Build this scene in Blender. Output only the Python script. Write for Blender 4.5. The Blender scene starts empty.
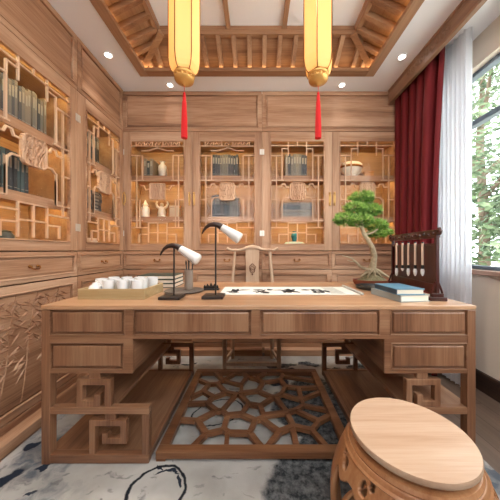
import bpy, math, random
from mathutils import Vector, Matrix
R = math.radians
PI = math.pi
rnd = random.Random(7)
scene = bpy.context.scene
col = scene.collection

# ------------------------------------------------------------------ mesh helper
class MB:
    def __init__(s):
        s.v = []; s.f = []; s.mi = []; s.cur = 0
    def add(s, vs, fs):
        n = len(s.v); s.v += [Vector(p) for p in vs]
        for f in fs:
            s.f.append([i + n for i in f]); s.mi.append(s.cur)
    def box(s, x0, x1, y0, y1, z0, z1):
        s.add([(x0,y0,z0),(x1,y0,z0),(x1,y1,z0),(x0,y1,z0),(x0,y0,z1),(x1,y0,z1),(x1,y1,z1),(x0,y1,z1)],
              [(3,2,1,0),(4,5,6,7),(0,1,5,4),(1,2,6,5),(2,3,7,6),(3,0,4,7)])
    def bar(s, p, q, w, h, up=(0,0,1), ext=0.0):
        p = Vector(p); q = Vector(q); d = (q - p); L = d.length; d.normalize(); up = Vector(up)
        a = d.cross(up)
        if a.length < 1e-6: a = d.cross(Vector((1,0,0)))
        a.normalize(); b = a.cross(d).normalized()
        p = p - d*ext; q = q + d*ext
        vs = []
        for c in (p, q):
            for sa, sb in ((-1,-1),(1,-1),(1,1),(-1,1)):
                vs.append(c + a*(w/2*sa) + b*(h/2*sb))
        s.add(vs, [(3,2,1,0),(4,5,6,7),(0,1,5,4),(1,2,6,5),(2,3,7,6),(3,0,4,7)])
    def tube(s, pts, rad, n=8, caps=True):
        pts = [Vector(p) for p in pts]; m = len(pts)
        if not hasattr(rad, '__len__'): rad = [rad]*m
        vs = []; prev = None
        for i, p in enumerate(pts):
            d = (pts[min(i+1, m-1)] - pts[max(i-1, 0)]).normalized()
            if prev is None:
                a = d.orthogonal().normalized()
            else:
                a = (prev - d*prev.dot(d)).normalized()
            prev = a; b = d.cross(a)
            for k in range(n):
                t = 2*PI*k/n
                vs.append(p + (a*math.cos(t) + b*math.sin(t))*rad[i])
        fs = []
        for i in range(m-1):
            for k in range(n):
                fs.append((i*n+k, i*n+(k+1) % n, (i+1)*n+(k+1) % n, (i+1)*n+k))
        if caps:
            fs.append(tuple(reversed(range(n)))); fs.append(tuple(range((m-1)*n, m*n)))
        s.add(vs, fs)
    def lathe(s, prof, c=(0,0,0), n=24, caps=True, ph=0.0, sx=1, sy=1):
        c = Vector(c); m = len(prof); vs = []
        for r, z in prof:
            for k in range(n):
                t = 2*PI*k/n + ph
                vs.append(c + Vector((r*math.cos(t)*sx, r*math.sin(t)*sy, z)))
        fs = []
        for i in range(m-1):
            for k in range(n):
                fs.append((i*n+k, i*n+(k+1) % n, (i+1)*n+(k+1) % n, (i+1)*n+k))
        if caps:
            fs.append(tuple(reversed(range(n)))); fs.append(tuple(range((m-1)*n, m*n)))
        s.add(vs, fs)
    def prism(s, poly, fn, d0, d1):
        """poly: list of 2D points (ccw); fn(a, b, d) gives the 3D point"""
        n = len(poly)
        vs = [fn(a, b, d0) for a, b in poly] + [fn(a, b, d1) for a, b in poly]
        fs = [tuple(reversed(range(n))), tuple(range(n, 2*n))]
        fs += [(i, (i+1) % n, n+(i+1) % n, n+i) for i in range(n)]
        s.add(vs, fs)
    def path(s, pts, w, h, up):
        for p, q in zip(pts[:-1], pts[1:]):
            s.bar(p, q, w, h, up, ext=w*0.45)
    def mitre(s, pts, w, fn, d0, d1):
        """flat bar of width w along 2D points, mitred at the corners; fn(a, b, d) gives 3D"""
        P = [Vector((p[0], p[1], 0)) for p in pts]; n = len(P); Lf = []; Rt = []
        for i in range(n):
            d1_ = (P[i]-P[i-1]).normalized() if i else (P[1]-P[0]).normalized()
            d2_ = (P[i+1]-P[i]).normalized() if i < n-1 else d1_
            n1 = Vector((-d1_.y, d1_.x, 0)); n2 = Vector((-d2_.y, d2_.x, 0)); b = (n1+n2).normalized()
            k = w/2/max(.3, b.dot(n1)); Lf.append(P[i]+b*k); Rt.append(P[i]-b*k)
        vs = []
        for d in (d0, d1):
            vs += [fn(p.x, p.y, d) for p in Lf] + [fn(p.x, p.y, d) for p in Rt]
        q = 2*n; fs = []
        for i in range(n-1):
            fs += [(i, n+i, n+i+1, i+1), (q+i, q+i+1, q+n+i+1, q+n+i), (i, i+1, q+i+1, q+i), (n+i, q+n+i, q+n+i+1, n+i+1)]
        fs += [(0, q, q+n, n), (n-1, n+n-1, q+n+n-1, q+n-1)]
        s.add(vs, fs)
    def sphere(s, c, r, n=10, m=7, sc=(1,1,1)):
        c = Vector(c); prof = []
        vs = [c + Vector((0,0,-r*sc[2]))]
        for i in range(1, m):
            a = -PI/2 + PI*i/m
            for k in range(n):
                t = 2*PI*k/n
                vs.append(c + Vector((r*math.cos(a)*math.cos(t)*sc[0], r*math.cos(a)*math.sin(t)*sc[1], r*math.sin(a)*sc[2])))
        vs.append(c + Vector((0,0,r*sc[2]))); L = len(vs)-1
        fs = [(0, 1+(k+1) % n, 1+k) for k in range(n)]
        for i in range(m-2):
            for k in range(n):
                fs.append((1+i*n+k, 1+i*n+(k+1) % n, 1+(i+1)*n+(k+1) % n, 1+(i+1)*n+k))
        b = 1+(m-2)*n
        fs += [(b+k, b+(k+1) % n, L) for k in range(n)]
        s.add(vs, fs)
    def mesh(s, name, mats, smooth=None):
        me = bpy.data.meshes.new(name)
        me.from_pydata([tuple(v) for v in s.v], [], s.f)
        if not isinstance(mats, (list, tuple)): mats = [mats]
        for m in mats: me.materials.append(m)
        for p, i in zip(me.polygons, s.mi): p.material_index = i
        if smooth:
            for p in me.polygons: p.use_smooth = True
            me.set_sharp_from_angle(angle=R(smooth))
        me.update()
        return me
    def build(s, name, mats, parent=None, bevel=0.0, smooth=None, world=False, solid=0.0):
        """world=True: vertices are in world coordinates and the root carries only a translation"""
        if world and parent is not None:
            off = Vector((0,0,0)); p = parent
            while p is not None:
                off += p.location; p = p.parent
            s.v = [v - off for v in s.v]
        o = bpy.data.objects.new(name, s.mesh(name, mats, smooth))
        col.objects.link(o)
        if parent is not None: o.parent = parent
        if solid:
            md = o.modifiers.new('solid', 'SOLIDIFY'); md.thickness = solid; md.offset = 0
        if bevel:
            md = o.modifiers.new('bevel', 'BEVEL'); md.width = bevel; md.segments = 2
            md.limit_method = 'ANGLE'; md.angle_limit = R(40)
        return o

def empty(name, loc, rz=0.0):
    o = bpy.data.objects.new(name, None); col.objects.link(o)
    o.location = loc; o.rotation_euler = (0,0,rz); o.empty_display_size = .05
    return o
def tag(o, label=None, cat=None, group=None, kind=None):
    if label: o['label'] = label
    if cat: o['category'] = cat
    if group: o['group'] = group
    if kind: o['kind'] = kind
    return o
def thing(name, loc, label, cat, group=None, rz=0.0):
    return tag(empty(name, loc, rz), label, cat, group)

# ------------------------------------------------------------------ materials
def lin(r, g, b):
    f = lambda c: (c/255/12.92) if c/255 <= .04045 else ((c/255+.055)/1.055)**2.4
    return (f(r), f(g), f(b), 1)
def newmat(name):
    m = bpy.data.materials.new(name); m.use_nodes = True
    nt = m.node_tree; b = nt.nodes['Principled BSDF']
    return m, nt, b
def plain(name, c, rough=.5, metal=0.0, spec=.5, bump=0.0, bscale=80, emit=0.0, sheen=0.0, var=0.0):
    m, nt, b = newmat(name)
    b.inputs['Base Color'].default_value = c
    b.inputs['Roughness'].default_value = rough; b.inputs['Metallic'].default_value = metal
    b.inputs['Specular IOR Level'].default_value = spec
    if sheen: b.inputs['Sheen Weight'].default_value = sheen
    if emit:
        b.inputs['Emission Color'].default_value = c; b.inputs['Emission Strength'].default_value = emit
    if bump or var:
        tc = nt.nodes.new('ShaderNodeTexCoord'); n = nt.nodes.new('ShaderNodeTexNoise')
        n.inputs['Scale'].default_value = bscale; n.inputs['Detail'].default_value = 4
        nt.links.new(tc.outputs['Object'], n.inputs['Vector'])
        if bump:
            bp = nt.nodes.new('ShaderNodeBump'); bp.inputs['Strength'].default_value = bump; bp.inputs['Distance'].default_value = .01
            nt.links.new(n.outputs['Fac'], bp.inputs['Height']); nt.links.new(bp.outputs['Normal'], b.inputs['Normal'])
        if var:
            r = nt.nodes.new('ShaderNodeValToRGB')
            r.color_ramp.elements[0].position = .3; r.color_ramp.elements[1].position = .7
            r.color_ramp.elements[0].color = tuple(x*(1-var) for x in c[:3])+(1,)
            r.color_ramp.elements[1].color = tuple(min(1, x*(1+var)) for x in c[:3])+(1,)
            nt.links.new(n.outputs['Fac'], r.inputs['Fac']); nt.links.new(r.outputs['Color'], b.inputs['Base Color'])
    return m
def wood(name, c0, c1, c2, axis='x', rough=.4, scale=1.0, coat=0.0, band=.5, dim=.70):
    """grain runs along axis of the object; c0 dark vein, c1 body, c2 light"""
    c0, c1, c2 = [tuple(q*dim for q in c[:3])+(1,) for c in (c0, c1, c2)]
    m, nt, b = newmat(name); N = nt.nodes; L = nt.links
    tc = N.new('ShaderNodeTexCoord'); oi = N.new('ShaderNodeObjectInfo')
    mul = N.new('ShaderNodeVectorMath'); mul.operation = 'MULTIPLY_ADD'
    cb = N.new('ShaderNodeCombineXYZ')
    for i in range(3): L.new(oi.outputs['Random'], cb.inputs[i])
    L.new(cb.outputs[0], mul.inputs[0]); mul.inputs[1].default_value = (13.1, 7.7, 21.3)
    L.new(tc.outputs['Object'], mul.inputs[2])
    def noise(sc_al, sc_ac, detail, rough_, dist=0.0):
        mp = N.new('ShaderNodeMapping')
        sv = [sc_ac]*3; sv['xyz'.index(axis)] = sc_al
        mp.inputs['Scale'].default_value = [x*scale for x in sv]
        L.new(mul.outputs[0], mp.inputs['Vector'])
        n = N.new('ShaderNodeTexNoise'); n.inputs['Scale'].default_value = 1
        n.inputs['Detail'].default_value = detail; n.inputs['Roughness'].default_value = rough_
        n.inputs['Distortion'].default_value = dist
        L.new(mp.outputs[0], n.inputs['Vector']); return n
    a = noise(.9, 16, 5, .62, .35); f = noise(5, 140, 3, .6); g = noise(.35, 5.5, 2, .5, .2)
    m1 = N.new('ShaderNodeMix'); m1.data_type = 'FLOAT'; m1.inputs[0].default_value = band
    L.new(a.outputs['Fac'], m1.inputs[2]); L.new(g.outputs['Fac'], m1.inputs[3])
    m2 = N.new('ShaderNodeMix'); m2.data_type = 'FLOAT'; m2.inputs[0].default_value = .22
    L.new(m1.outputs[0], m2.inputs[2]); L.new(f.outputs['Fac'], m2.inputs[3])
    r = N.new('ShaderNodeValToRGB'); e = r.color_ramp.elements
    e[0].position = .36; e[0].color = c0; e[1].position = .63; e[1].color = c2
    k = e.new(.49); k.color = c1
    L.new(m2.outputs[0], r.inputs['Fac']); L.new(r.outputs['Color'], b.inputs['Base Color'])
    b.inputs['Roughness'].default_value = rough
    b.inputs['Specular IOR Level'].default_value = .4
    if coat:
        b.inputs['Coat Weight'].default_value = coat; b.inputs['Coat Roughness'].default_value = .15
    bp = N.new('ShaderNodeBump'); bp.inputs['Strength'].default_value = .06; bp.inputs['Distance'].default_value = .004
    L.new(f.outputs['Fac'], bp.inputs['Height']); L.new(bp.outputs['Normal'], b.inputs['Normal'])
    return m
def glass(name, tint=(1,1,1,1), refl=.08):
    m = bpy.data.materials.new(name); m.use_nodes = True; nt = m.node_tree; N = nt.nodes; N.clear()
    o = N.new('ShaderNodeOutputMaterial'); mx = N.new('ShaderNodeMixShader'); t = N.new('ShaderNodeBsdfTransparent')
    g = N.new('ShaderNodeBsdfGlossy'); lw = N.new('ShaderNodeLayerWeight'); lw.inputs['Blend'].default_value = .5
    pw = N.new('ShaderNodeMath'); pw.operation = 'POWER'; pw.inputs[1].default_value = 4; nt.links.new(lw.outputs['Facing'], pw.inputs[0])
    fr = N.new('ShaderNodeMath'); fr.operation = 'MULTIPLY_ADD'; fr.inputs[1].default_value = .5; fr.inputs[2].default_value = .006; nt.links.new(pw.outputs[0], fr.inputs[0])
    t.inputs['Color'].default_value = tint; g.inputs['Roughness'].default_value = .02
    nt.links.new(fr.outputs[0], mx.inputs[0]); nt.links.new(t.outputs[0], mx.inputs[1]); nt.links.new(g.outputs[0], mx.inputs[2])
    nt.links.new(mx.outputs[0], o.inputs[0]); return m
def emis(name, c, s):
    m = bpy.data.materials.new(name); m.use_nodes = True; nt = m.node_tree; N = nt.nodes; N.clear()
    o = N.new('ShaderNodeOutputMaterial'); e = N.new('ShaderNodeEmission')
    e.inputs['Color'].default_value = c; e.inputs['Strength'].default_value = s
    nt.links.new(e.outputs[0], o.inputs[0]); return m
def cloth(name, c, trans=.5, rough=.9, alpha=1.0, bump=.2):
    m = bpy.data.materials.new(name); m.use_nodes = True; nt = m.node_tree; N = nt.nodes; N.clear(); L = nt.links
    o = N.new('ShaderNodeOutputMaterial'); d = N.new('ShaderNodeBsdfDiffuse'); t = N.new('ShaderNodeBsdfTranslucent')
    d.inputs['Color'].default_value = c; t.inputs['Color'].default_value = c
    mx = N.new('ShaderNodeMixShader'); mx.inputs[0].default_value = trans
    L.new(d.outputs[0], mx.inputs[1]); L.new(t.outputs[0], mx.inputs[2]); out = mx
    if alpha < 1:
        tr = N.new('ShaderNodeBsdfTransparent'); m2 = N.new('ShaderNodeMixShader'); m2.inputs[0].default_value = alpha
        L.new(tr.outputs[0], m2.inputs[1]); L.new(mx.outputs[0], m2.inputs[2]); out = m2
    L.new(out.outputs[0], o.inputs[0]); return m

WD, WB, WL = lin(122,80,56), lin(186,138,104), lin(222,180,146)
cab_x = wood('cabinet wood along', WD, WB, WL, 'x', .58, dim=.8, band=.6)
cab_z = wood('cabinet wood upright', lin(140,96,70), lin(190,144,110), lin(220,178,144), 'z', .58, dim=.8)
cab_in = wood('cabinet inside wood', lin(150,110,74), lin(182,140,102), lin(206,166,124), 'x', .5)
lat_m = wood('lattice wood', lin(184,142,112), lin(208,168,136), lin(228,194,162), 'z', .4, dim=.9)
DD, DB, DL = lin(108,68,46), lin(154,106,76), lin(184,138,104)
desk_x = wood('desk wood along', DD, DB, DL, 'x', .35, coat=.25)
desk_y = wood('desk wood deep', DD, DB, DL, 'y', .35, coat=.25)
desk_z = wood('desk wood upright', DD, DB, DL, 'z', .35, coat=.25)
desk_top_m = wood('desk top wood', lin(176,124,86), lin(204,154,114), lin(222,178,138), 'x', .3, coat=.35)
lat_floor = wood('footboard wood', lin(98,58,36), lin(136,88,58), lin(166,116,80), 'x', .4)
stool_m = wood('stool wood', lin(150,92,54), lin(186,126,82), lin(206,152,106), 'z', .35, scale=.8, coat=.2)
stool_top_m = wood('stool top wood', lin(196,154,122), lin(216,178,148), lin(228,196,168), 'x', .3, scale=1.2, coat=.2)
chair_m = wood('chair wood', lin(200,160,128), lin(222,186,154), lin(234,204,174), 'z', .4)
ceil_wood = wood('ceiling wood', lin(128,84,56), lin(178,128,92), lin(206,158,118), 'x', .5, dim=.64)
ceil_wood_y = wood('ceiling wood deep', lin(140,98,72), lin(188,142,108), lin(212,168,132), 'y', .45)
pelmet_m = wood('pelmet wood', lin(120,84,62), lin(158,116,88), lin(180,138,108), 'y', .4)
tray_m = wood('tray bamboo', lin(176,144,98), lin(202,172,124), lin(218,192,146), 'x', .5)
rack_m = wood('dark rosewood', lin(48,16,12), lin(76,26,19), lin(100,40,28), 'z', .3, coat=.3)
skirt_m = wood('dark skirting wood', lin(40,26,20), lin(66,46,36), lin(88,62,48), 'y', .45)
white_ceil = plain('ceiling paint', lin(242,241,242), .8, var=.01, bscale=3)
wall_m = plain('wall paint', lin(214,198,180), .8, bump=.03, bscale=200)
brass = plain('brass', lin(214,170,104), .35, .7)
brass_dk = plain('aged brass', lin(150,100,54), .35, 1.0)
porcelain = plain('white porcelain', lin(226,223,220), .2, spec=.6)
ceramic = plain('cream ceramic', lin(228,212,190), .35, var=.06, bscale=30)
black_m = plain('black lacquer', lin(22,20,20), .3)
iron = plain('dark iron', lin(58,50,46), .45, .6)
horn = wood('dark horn', lin(30,16,12), lin(52,28,20), lin(86,50,36), 'x', .3, scale=6)
shade_m = plain('lamp shade white', lin(216,208,200), .35)
paper_m = plain('rice paper', lin(212,208,198), .9, var=.02, bscale=60)
ink_m = plain('black ink', lin(16,16,18), .7)
silk_m = plain('grey silk', lin(176,174,164), .7, var=.16, bscale=60)
pages_m = plain('page edges', lin(226,214,194), .9, bump=.3, bscale=200)
blue_m = plain('blue cloth', lin(84,128,150), .6, bump=.1, bscale=400)
navy_m = plain('dark blue spine', lin(38,62,78), .6)
greyc_m = plain('grey cover', lin(150,156,152), .6)
green_cover = plain('dark green cover', lin(52,58,48), .6)
slate_dish = plain('slate', lin(84,76,70), .4, bump=.2, bscale=90)
led_warm = emis('warm led', (1, .73, .31, 1), 36)
led_cove = emis('cove led', (1, .64, .28, 1), 8)
lamp_on = emis('downlight lens', (1, .96, .9, 1), 9)
pane_m = glass('cabinet glass'); win_glass = glass('window glass', (.97,1,.99,1))
frame_dk = plain('window frame grey', lin(104,112,122), .4, .3)
bark = plain('pale bark', lin(168,150,120), .8, bump=.5, bscale=60, var=.22)
moss = plain('moss and roots', lin(120,112,82), .9, bump=.6, bscale=70, var=.3)
pot_m = plain('red brown clay', lin(128,66,44), .45, var=.08, bscale=20)

# ------------------------------------------------------------------ room constants
H = 2.676; BY = 2.47; LX = -1.379; RX = 1.68; FY = -0.9
# ---- floor
def floor_mat():
    m, nt, b = newmat('floor planks'); N = nt.nodes; L = nt.links
    tc = N.new('ShaderNodeTexCoord'); mp = N.new('ShaderNodeMapping'); mp.inputs['Rotation'].default_value = (0,0,R(90))
    L.new(tc.outputs['Object'], mp.inputs['Vector'])
    br = N.new('ShaderNodeTexBrick'); br.offset = .37; br.inputs['Scale'].default_value = 1
    br.inputs['Brick Width'].default_value = 1.2; br.inputs['Row Height'].default_value = .14
    br.inputs['Mortar Size'].default_value = .003; br.inputs['Color1'].default_value = lin(112,94,82)
    br.inputs['Color2'].default_value = lin(94,78,66); br.inputs['Mortar'].default_value = lin(70,54,44)
    L.new(mp.outputs[0], br.inputs['Vector'])
    n = N.new('ShaderNodeTexNoise'); mp2 = N.new('ShaderNodeMapping'); mp2.inputs['Scale'].default_value = (40,2,1)
    L.new(tc.outputs['Object'], mp2.inputs['Vector']); L.new(mp2.outputs[0], n.inputs['Vector']); n.inputs['Scale'].default_value = 1; n.inputs['Detail'].default_value = 5
    mx = N.new('ShaderNodeMix'); mx.data_type = 'RGBA'; mx.blend_type = 'OVERLAY'; mx.inputs[0].default_value = .45
    L.new(br.outputs['Color'], mx.inputs[6]); L.new(n.outputs['Fac'], mx.inputs[7]); L.new(mx.outputs[2], b.inputs['Base Color'])
    b.inputs['Roughness'].default_value = .4; return m
m = MB(); m.box(LX-.45, RX+.15, FY, BY+.45, -.06, 0); tag(m.build('floor', floor_mat()), kind='structure')
# ---- walls
m = MB(); m.box(LX-.45, RX+.15, BY+.37, BY+.45, 0, 2.95); tag(m.build('wall_back', wall_m), kind='structure')
m = MB(); m.box(LX-.45, LX-.37, FY, BY+.45, 0, 2.95); tag(m.build('wall_left', wall_m), kind='structure')
WY0, WY1, WZ0, WZ1 = -.35, 2.06, .90, 2.46
m = MB()
m.box(RX, RX+.14, FY, WY0, 0, 2.95); m.box(RX, RX+.14, WY1, BY+.45, 0, 2.95)
m.box(RX, RX+.14, WY0, WY1, 0, WZ0); m.box(RX, RX+.14, WY0, WY1, WZ1, 2.95)
tag(m.build('wall_right', wall_m), kind='structure')
m = MB(); m.box(RX-.018, RX, FY, BY, 0, .125); m.box(RX-.024, RX, FY, BY, .125, .143)
tag(m.build('baseboard_right', skirt_m, bevel=.003), kind='structure')
# unseen wall behind the viewer; high opening and dark finish shaped for the light
m = MB(); m.box(LX-.45, -1.25, FY-.12, FY, 0, 2.95); m.box(1.5, RX+.15, FY-.12, FY, 0, 2.95); m.box(-1.25, 1.5, FY-.12, FY, 0, 1.75); m.box(-1.25, 1.5, FY-.12, FY, 2.64, 2.95)
tag(m.build('wall_front', rack_m), kind='structure')
m = MB(); m.box(LX-.5, RX+.2, FY-.14, BY+.5, 2.955, 3.0); tag(m.build('sun_block_roof', wall_m), kind='structure')  # unseen slab added to stop sunlight leaking in above the coffer
# ---- window
w = tag(empty('window_1', (RX+.06, (WY0+WY1)/2, WZ0)), kind='structure')
m = MB(); fx0, fx1 = RX+.05, RX+.11
m.box(fx0, fx1, WY0, WY1, WZ0, WZ0+.028); m.box(fx0, fx1, WY0, WY1, WZ1-.028, WZ1)
m.box(fx0, fx1, WY0, WY0+.028, WZ0, WZ1); m.box(fx0, fx1, WY1-.028, WY1, WZ0, WZ1)
m.box(fx0, fx1, WY0, WY1, 2.045, 2.085)
m.box(fx0, fx1, .78, .83, WZ0, WZ1)
m.build('window_frame', frame_dk, w, bevel=.004, world=True)
m = MB(); m.box(RX+.076, RX+.082, WY0+.02, WY1-.02, WZ0+.02, WZ1-.02); m.build('glass_pane', win_glass, w, world=True)
m = MB(); m.box(RX-.04, RX+.05, WY0-.03, WY1+.03, WZ0-.035, WZ0); m.build('window_sill', wood('sill wood', lin(150,110,92), lin(188,148,128), lin(206,170,150), 'y'), w, bevel=.004, world=True)
# ---- ceiling with a tray opening
TX, TY0, TY1 = 1.085, .30, 2.236         # outer opening
IX, IY0, IY1, IZ = .80, .585, 1.975, 2.848  # inner opening
m = MB(); T = .03
m.box(LX-.45, -TX, FY, BY+.45, H, H+T); m.box(TX, RX+.15, FY, BY+.45, H, H+T)
m.box(-TX, TX, TY1, BY+.45, H, H+T); m.box(-TX, TX, FY, TY0, H, H+T)
tag(m.build('ceiling', white_ceil), kind='structure')
m = MB(); m.box(-IX-.02, IX+.02, IY0-.02, IY1+.02, IZ+.05, IZ+.08)
tag(m.build('trim_1', white_ceil), kind='structure')
# sloped coffer
cof = tag(empty('trim_2', (0, (TY0+TY1)/2, H)), kind='structure')
fw = .075
m = MB()
for x0, x1, y0, y1 in ((-TX,-TX+fw,TY0,TY1),(TX-fw,TX,TY0,TY1)): m.box(x0,x1,y0,y1,H-.012,H+.02)
m.build('cornice', ceil_wood_y, cof, bevel=.003, world=True)
m = MB()
for x0, x1, y0, y1 in ((-TX+fw,TX-fw,TY1-fw,TY1),(-TX+fw,TX-fw,TY0,TY0+fw)): m.box(x0,x1,y0,y1,H-.012,H+.02)
m.build('cornice', ceil_wood, cof, bevel=.003, world=True)
O = [(-TX,TY0),(TX,TY0),(TX,TY1),(-TX,TY1)]; I = [(-IX,IY0),(IX,IY0),(IX,IY1),(-IX,IY1)]
ZR = H+.075; ZT = IZ+.02
for k in range(4):   # boards: upright riser then slope
    m = MB(); a, b2 = O[k], O[(k+1) % 4]; c, d = I[(k+1) % 4], I[k]
    m.add([(a[0],a[1],H+.0),(b2[0],b2[1],H+.0),(b2[0],b2[1],ZR),(a[0],a[1],ZR)], [(0,1,2,3)])
    m.add([(a[0],a[1],ZR),(b2[0],b2[1],ZR),(c[0],c[1],ZT),(d[0],d[1],ZT)], [(0,1,2,3)])
    m.build('sloping_board', ceil_wood if k in (0,2) else ceil_wood_y, cof, world=True, solid=.012)
m = MB()
for x0, x1, y0, y1 in ((-IX-.035,-IX,IY0-.035,IY1+.035),(IX,IX+.035,IY0-.035,IY1+.035)): m.box(x0,x1,y0,y1,IZ-.02,IZ+.05)
m.build('inner_beam', ceil_wood_y, cof, bevel=.003, world=True)
m = MB()
for x0, x1, y0, y1 in ((-IX,IX,IY1,IY1+.035),(-IX,IX,IY0-.035,IY0)): m.box(x0,x1,y0,y1,IZ-.02,IZ+.05)
m.build('inner_beam', ceil_wood, cof, bevel=.003, world=True)
for x in (-.235, .225):
    m = MB(); m.box(x-.018, x+.018, IY0, IY1, IZ+.02, IZ+.05); m.build('ceiling_strip', ceil_wood_y, cof, bevel=.002, world=True)
def rafter(px, py, dirx, diry, mat):
    # from the cornice up to the inner beam
    if diry:
        ys = (TY1, IY1) if diry < 0 else (TY0, IY0)
        p = Vector((px, ys[0]+diry*.03, ZR-.028)); q = Vector((px, ys[1]-diry*.02, ZT-.026))
    else:
        xs = (TX, IX) if dirx < 0 else (-TX, -IX)
        p = Vector((xs[0]+dirx*.03, py, ZR-.028)); q = Vector((xs[1]-dirx*.02, py, ZT-.026))
    m = MB(); m.bar(p, q, .036, .05)
    m.bar(p+Vector((0,0,-.055)), p, .036, .036, up=(dirx,diry,0))
    m.build('rafter', mat, cof, bevel=.002, world=True)
sp = .13
n = int((2*TX-.3)/sp)
for k in range(n):
    x = -(n-1)*sp/2 + k*sp
    if abs(x) > IX-.01 : continue
    rafter(x, 0, 0, -1, ceil_wood_y)
    if k % 1 == 0: rafter(x, 0, 0, 1, ceil_wood_y)
for k in range(12):
    y = (IY0+IY1)/2 - 5.5*sp*.92 + k*sp*.92
    if y < IY0+.01 or y > IY1-.01: continue
    rafter(0, y, 1, 0, ceil_wood); rafter(0, y, -1, 0, ceil_wood)
for sx in (-1, 1):   # jack rafters and hips
    for sy, yo, yi in ((1, TY1, IY1), (-1, TY0, IY0)):
        m = MB(); m.bar((sx*(TX-.02), yo-sy*.02, ZR-.03), (sx*(IX-.01), yi-sy*.01, ZT-.03), .05, .055)
        m.build('hip_rafter', ceil_wood, cof, bevel=.002, world=True)
        for t in (.33, .72):
            xx = sx*(IX + (TX-IX)*t*.8); zz = ZR+(ZT-ZR)*(1-t)
            m = MB(); m.bar((xx, yo-sy*.03, ZR-.028), (xx, yo+(yi-yo)*(1-t), zz-.028), .034, .045)
            m.bar((xx, yo-sy*.03, ZR-.083), (xx, yo-sy*.03, ZR-.028), .034, .034, up=(0,sy,0))
            m.build('rafter', ceil_wood_y, cof, bevel=.002, world=True)
            yy = yi + (yo-yi)*t*.8
            m = MB(); m.bar((sx*(TX-.03), yy, ZR-.028), (sx*(TX-(TX-IX)*(1-t)), yy, zz-.028), .034, .045)
            m.bar((sx*(TX-.03), yy, ZR-.083), (sx*(TX-.03), yy, ZR-.028), .034, .034, up=(sx,0,0))
            m.build('rafter', ceil_wood, cof, bevel=.002, world=True)
for a, b2 in (((-TX+.055,TY0+.055),(-TX+.055,TY1-.055)),((TX-.055,TY0+.055),(TX-.055,TY1-.055)),((-TX+.055,TY1-.055),(TX-.055,TY1-.055)),((-TX+.055,TY0+.055),(TX-.055,TY0+.055))):
    m = MB(); m.bar((a[0],a[1],H+.024),(b2[0],b2[1],H+.024),.012,.006); m.build('cove_light', led_cove, cof, world=True)

# ------------------------------------------------------------------ downlights
def downlight(x, y, label, power=26, z=H, cone=75, soft=.06):
    t = thing('downlight', (x, y, z), label, 'ceiling light', 'recessed downlights in the white ceiling border')
    m = MB(); m.lathe([(.026,-.0005),(.040,-.0005),(.040,-.005),(.033,-.007),(.026,-.003)], n=28, caps=False); m.build('trim_ring', plain('white ring', lin(240,238,234), .4), t, smooth=40)
    m = MB(); m.lathe([(.0005,-.003),(.026,-.003)], n=24, caps=False); m.build('lens', lamp_on, t)
    L = bpy.data.lights.new('downlight beam', 'SPOT'); L.energy = power; L.spot_size = R(cone); L.spot_blend = 1.0; L.shadow_soft_size = soft
    L.color = (1, .95, .89); o = bpy.data.objects.new('spot', L); o.location = (0,0,-.02); o.parent = t; col.objects.link(o)
SPOT = 9
downlight(-1.24, 2.0, 'round recessed downlight near the left edge of the ceiling border', SPOT)
downlight(-.857, 2.365, 'round recessed downlight behind the left lantern, close to the back wall', SPOT*.45)
downlight(.837, 2.365, 'round recessed downlight just right of the right lantern, close to the back wall', SPOT*.45)
downlight(1.22, 2.02, 'round recessed downlight beside the wooden curtain pelmet', SPOT)
downlight(-1.24, .6, 'added unseen fill downlight in the left ceiling border nearer the viewer', SPOT*2)  # downlights from here on are added out of view as fill
downlight(1.22, .6, 'added unseen fill downlight in the right ceiling border nearer the viewer', SPOT*2)
downlight(-.45, .05, 'left one of two added fill downlights over the near end of the room', SPOT*1.5, cone=110)  # added pair, out of view, brightens the foreground from above
downlight(.45, .05, 'right one of two added fill downlights over the near end of the room', SPOT*1.5, cone=110)
downlight(-.62, 1.55, 'left one of three added fill downlights in the raised middle of the ceiling', SPOT*5.5, IZ+.049, 110, .09)  # added trio, unseen, gives the desk its top-down light
downlight(-.03, 1.55, 'middle one of three added fill downlights in the raised middle of the ceiling', SPOT*5.5, IZ+.049, 110, .09)
downlight(.56, 1.55, 'right one of three added fill downlights in the raised middle of the ceiling', SPOT*5.5, IZ+.049, 110, .09)

# ------------------------------------------------------------------ bookcases (local: x along, -y front, z up)
def panel(m, x0, x1, z0, z1, yb=.012, border=.028, raised=.006):
    """a slab with a stepped moulding round a raised field, front towards -y"""
    m.box(x0, x1, 0, yb, z0, z1)
def framed(parent, name, x0, x1, z0, z1, stile=.045, mat_f=None, mat_p=None, fieldname='field', d=.0, lab=None):
    mat_f = mat_f or cab_x; mat_p = mat_p or cab_x
    m = MB(); g = .0015
    x0 += g; x1 -= g; z0 += g; z1 -= g
    s = stile
    m.box(x0, x1, -.018, .006, z1-s, z1); m.box(x0, x1, -.018, .006, z0, z0+s)
    m.box(x0, x0+s, -.018, .006, z0+s, z1-s); m.box(x1-s, x1, -.018, .006, z0+s, z1-s)
    # moulding bead
    a, b2, c, e = x0+s, x1-s, z0+s, z1-s; q = .010
    for (u0,u1,v0,v1) in ((a,b2,e-q,e),(a,b2,c,c+q),(a,a+q,c+q,e-q),(b2-q,b2,c+q,e-q)):
        m.box(u0,u1,-.024,-.004,v0,v1)
    o = m.build(name, mat_f, parent, bevel=.003)
    p = MB(); k = .010
    p.box(a, b2, -.004, .004, c, e); p.box(a+q+k, b2-q-k, -.013, -.004, c+q+k, e-q-k)
    f = p.build(fieldname, mat_p, o, bevel=.005)
    return o
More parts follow.
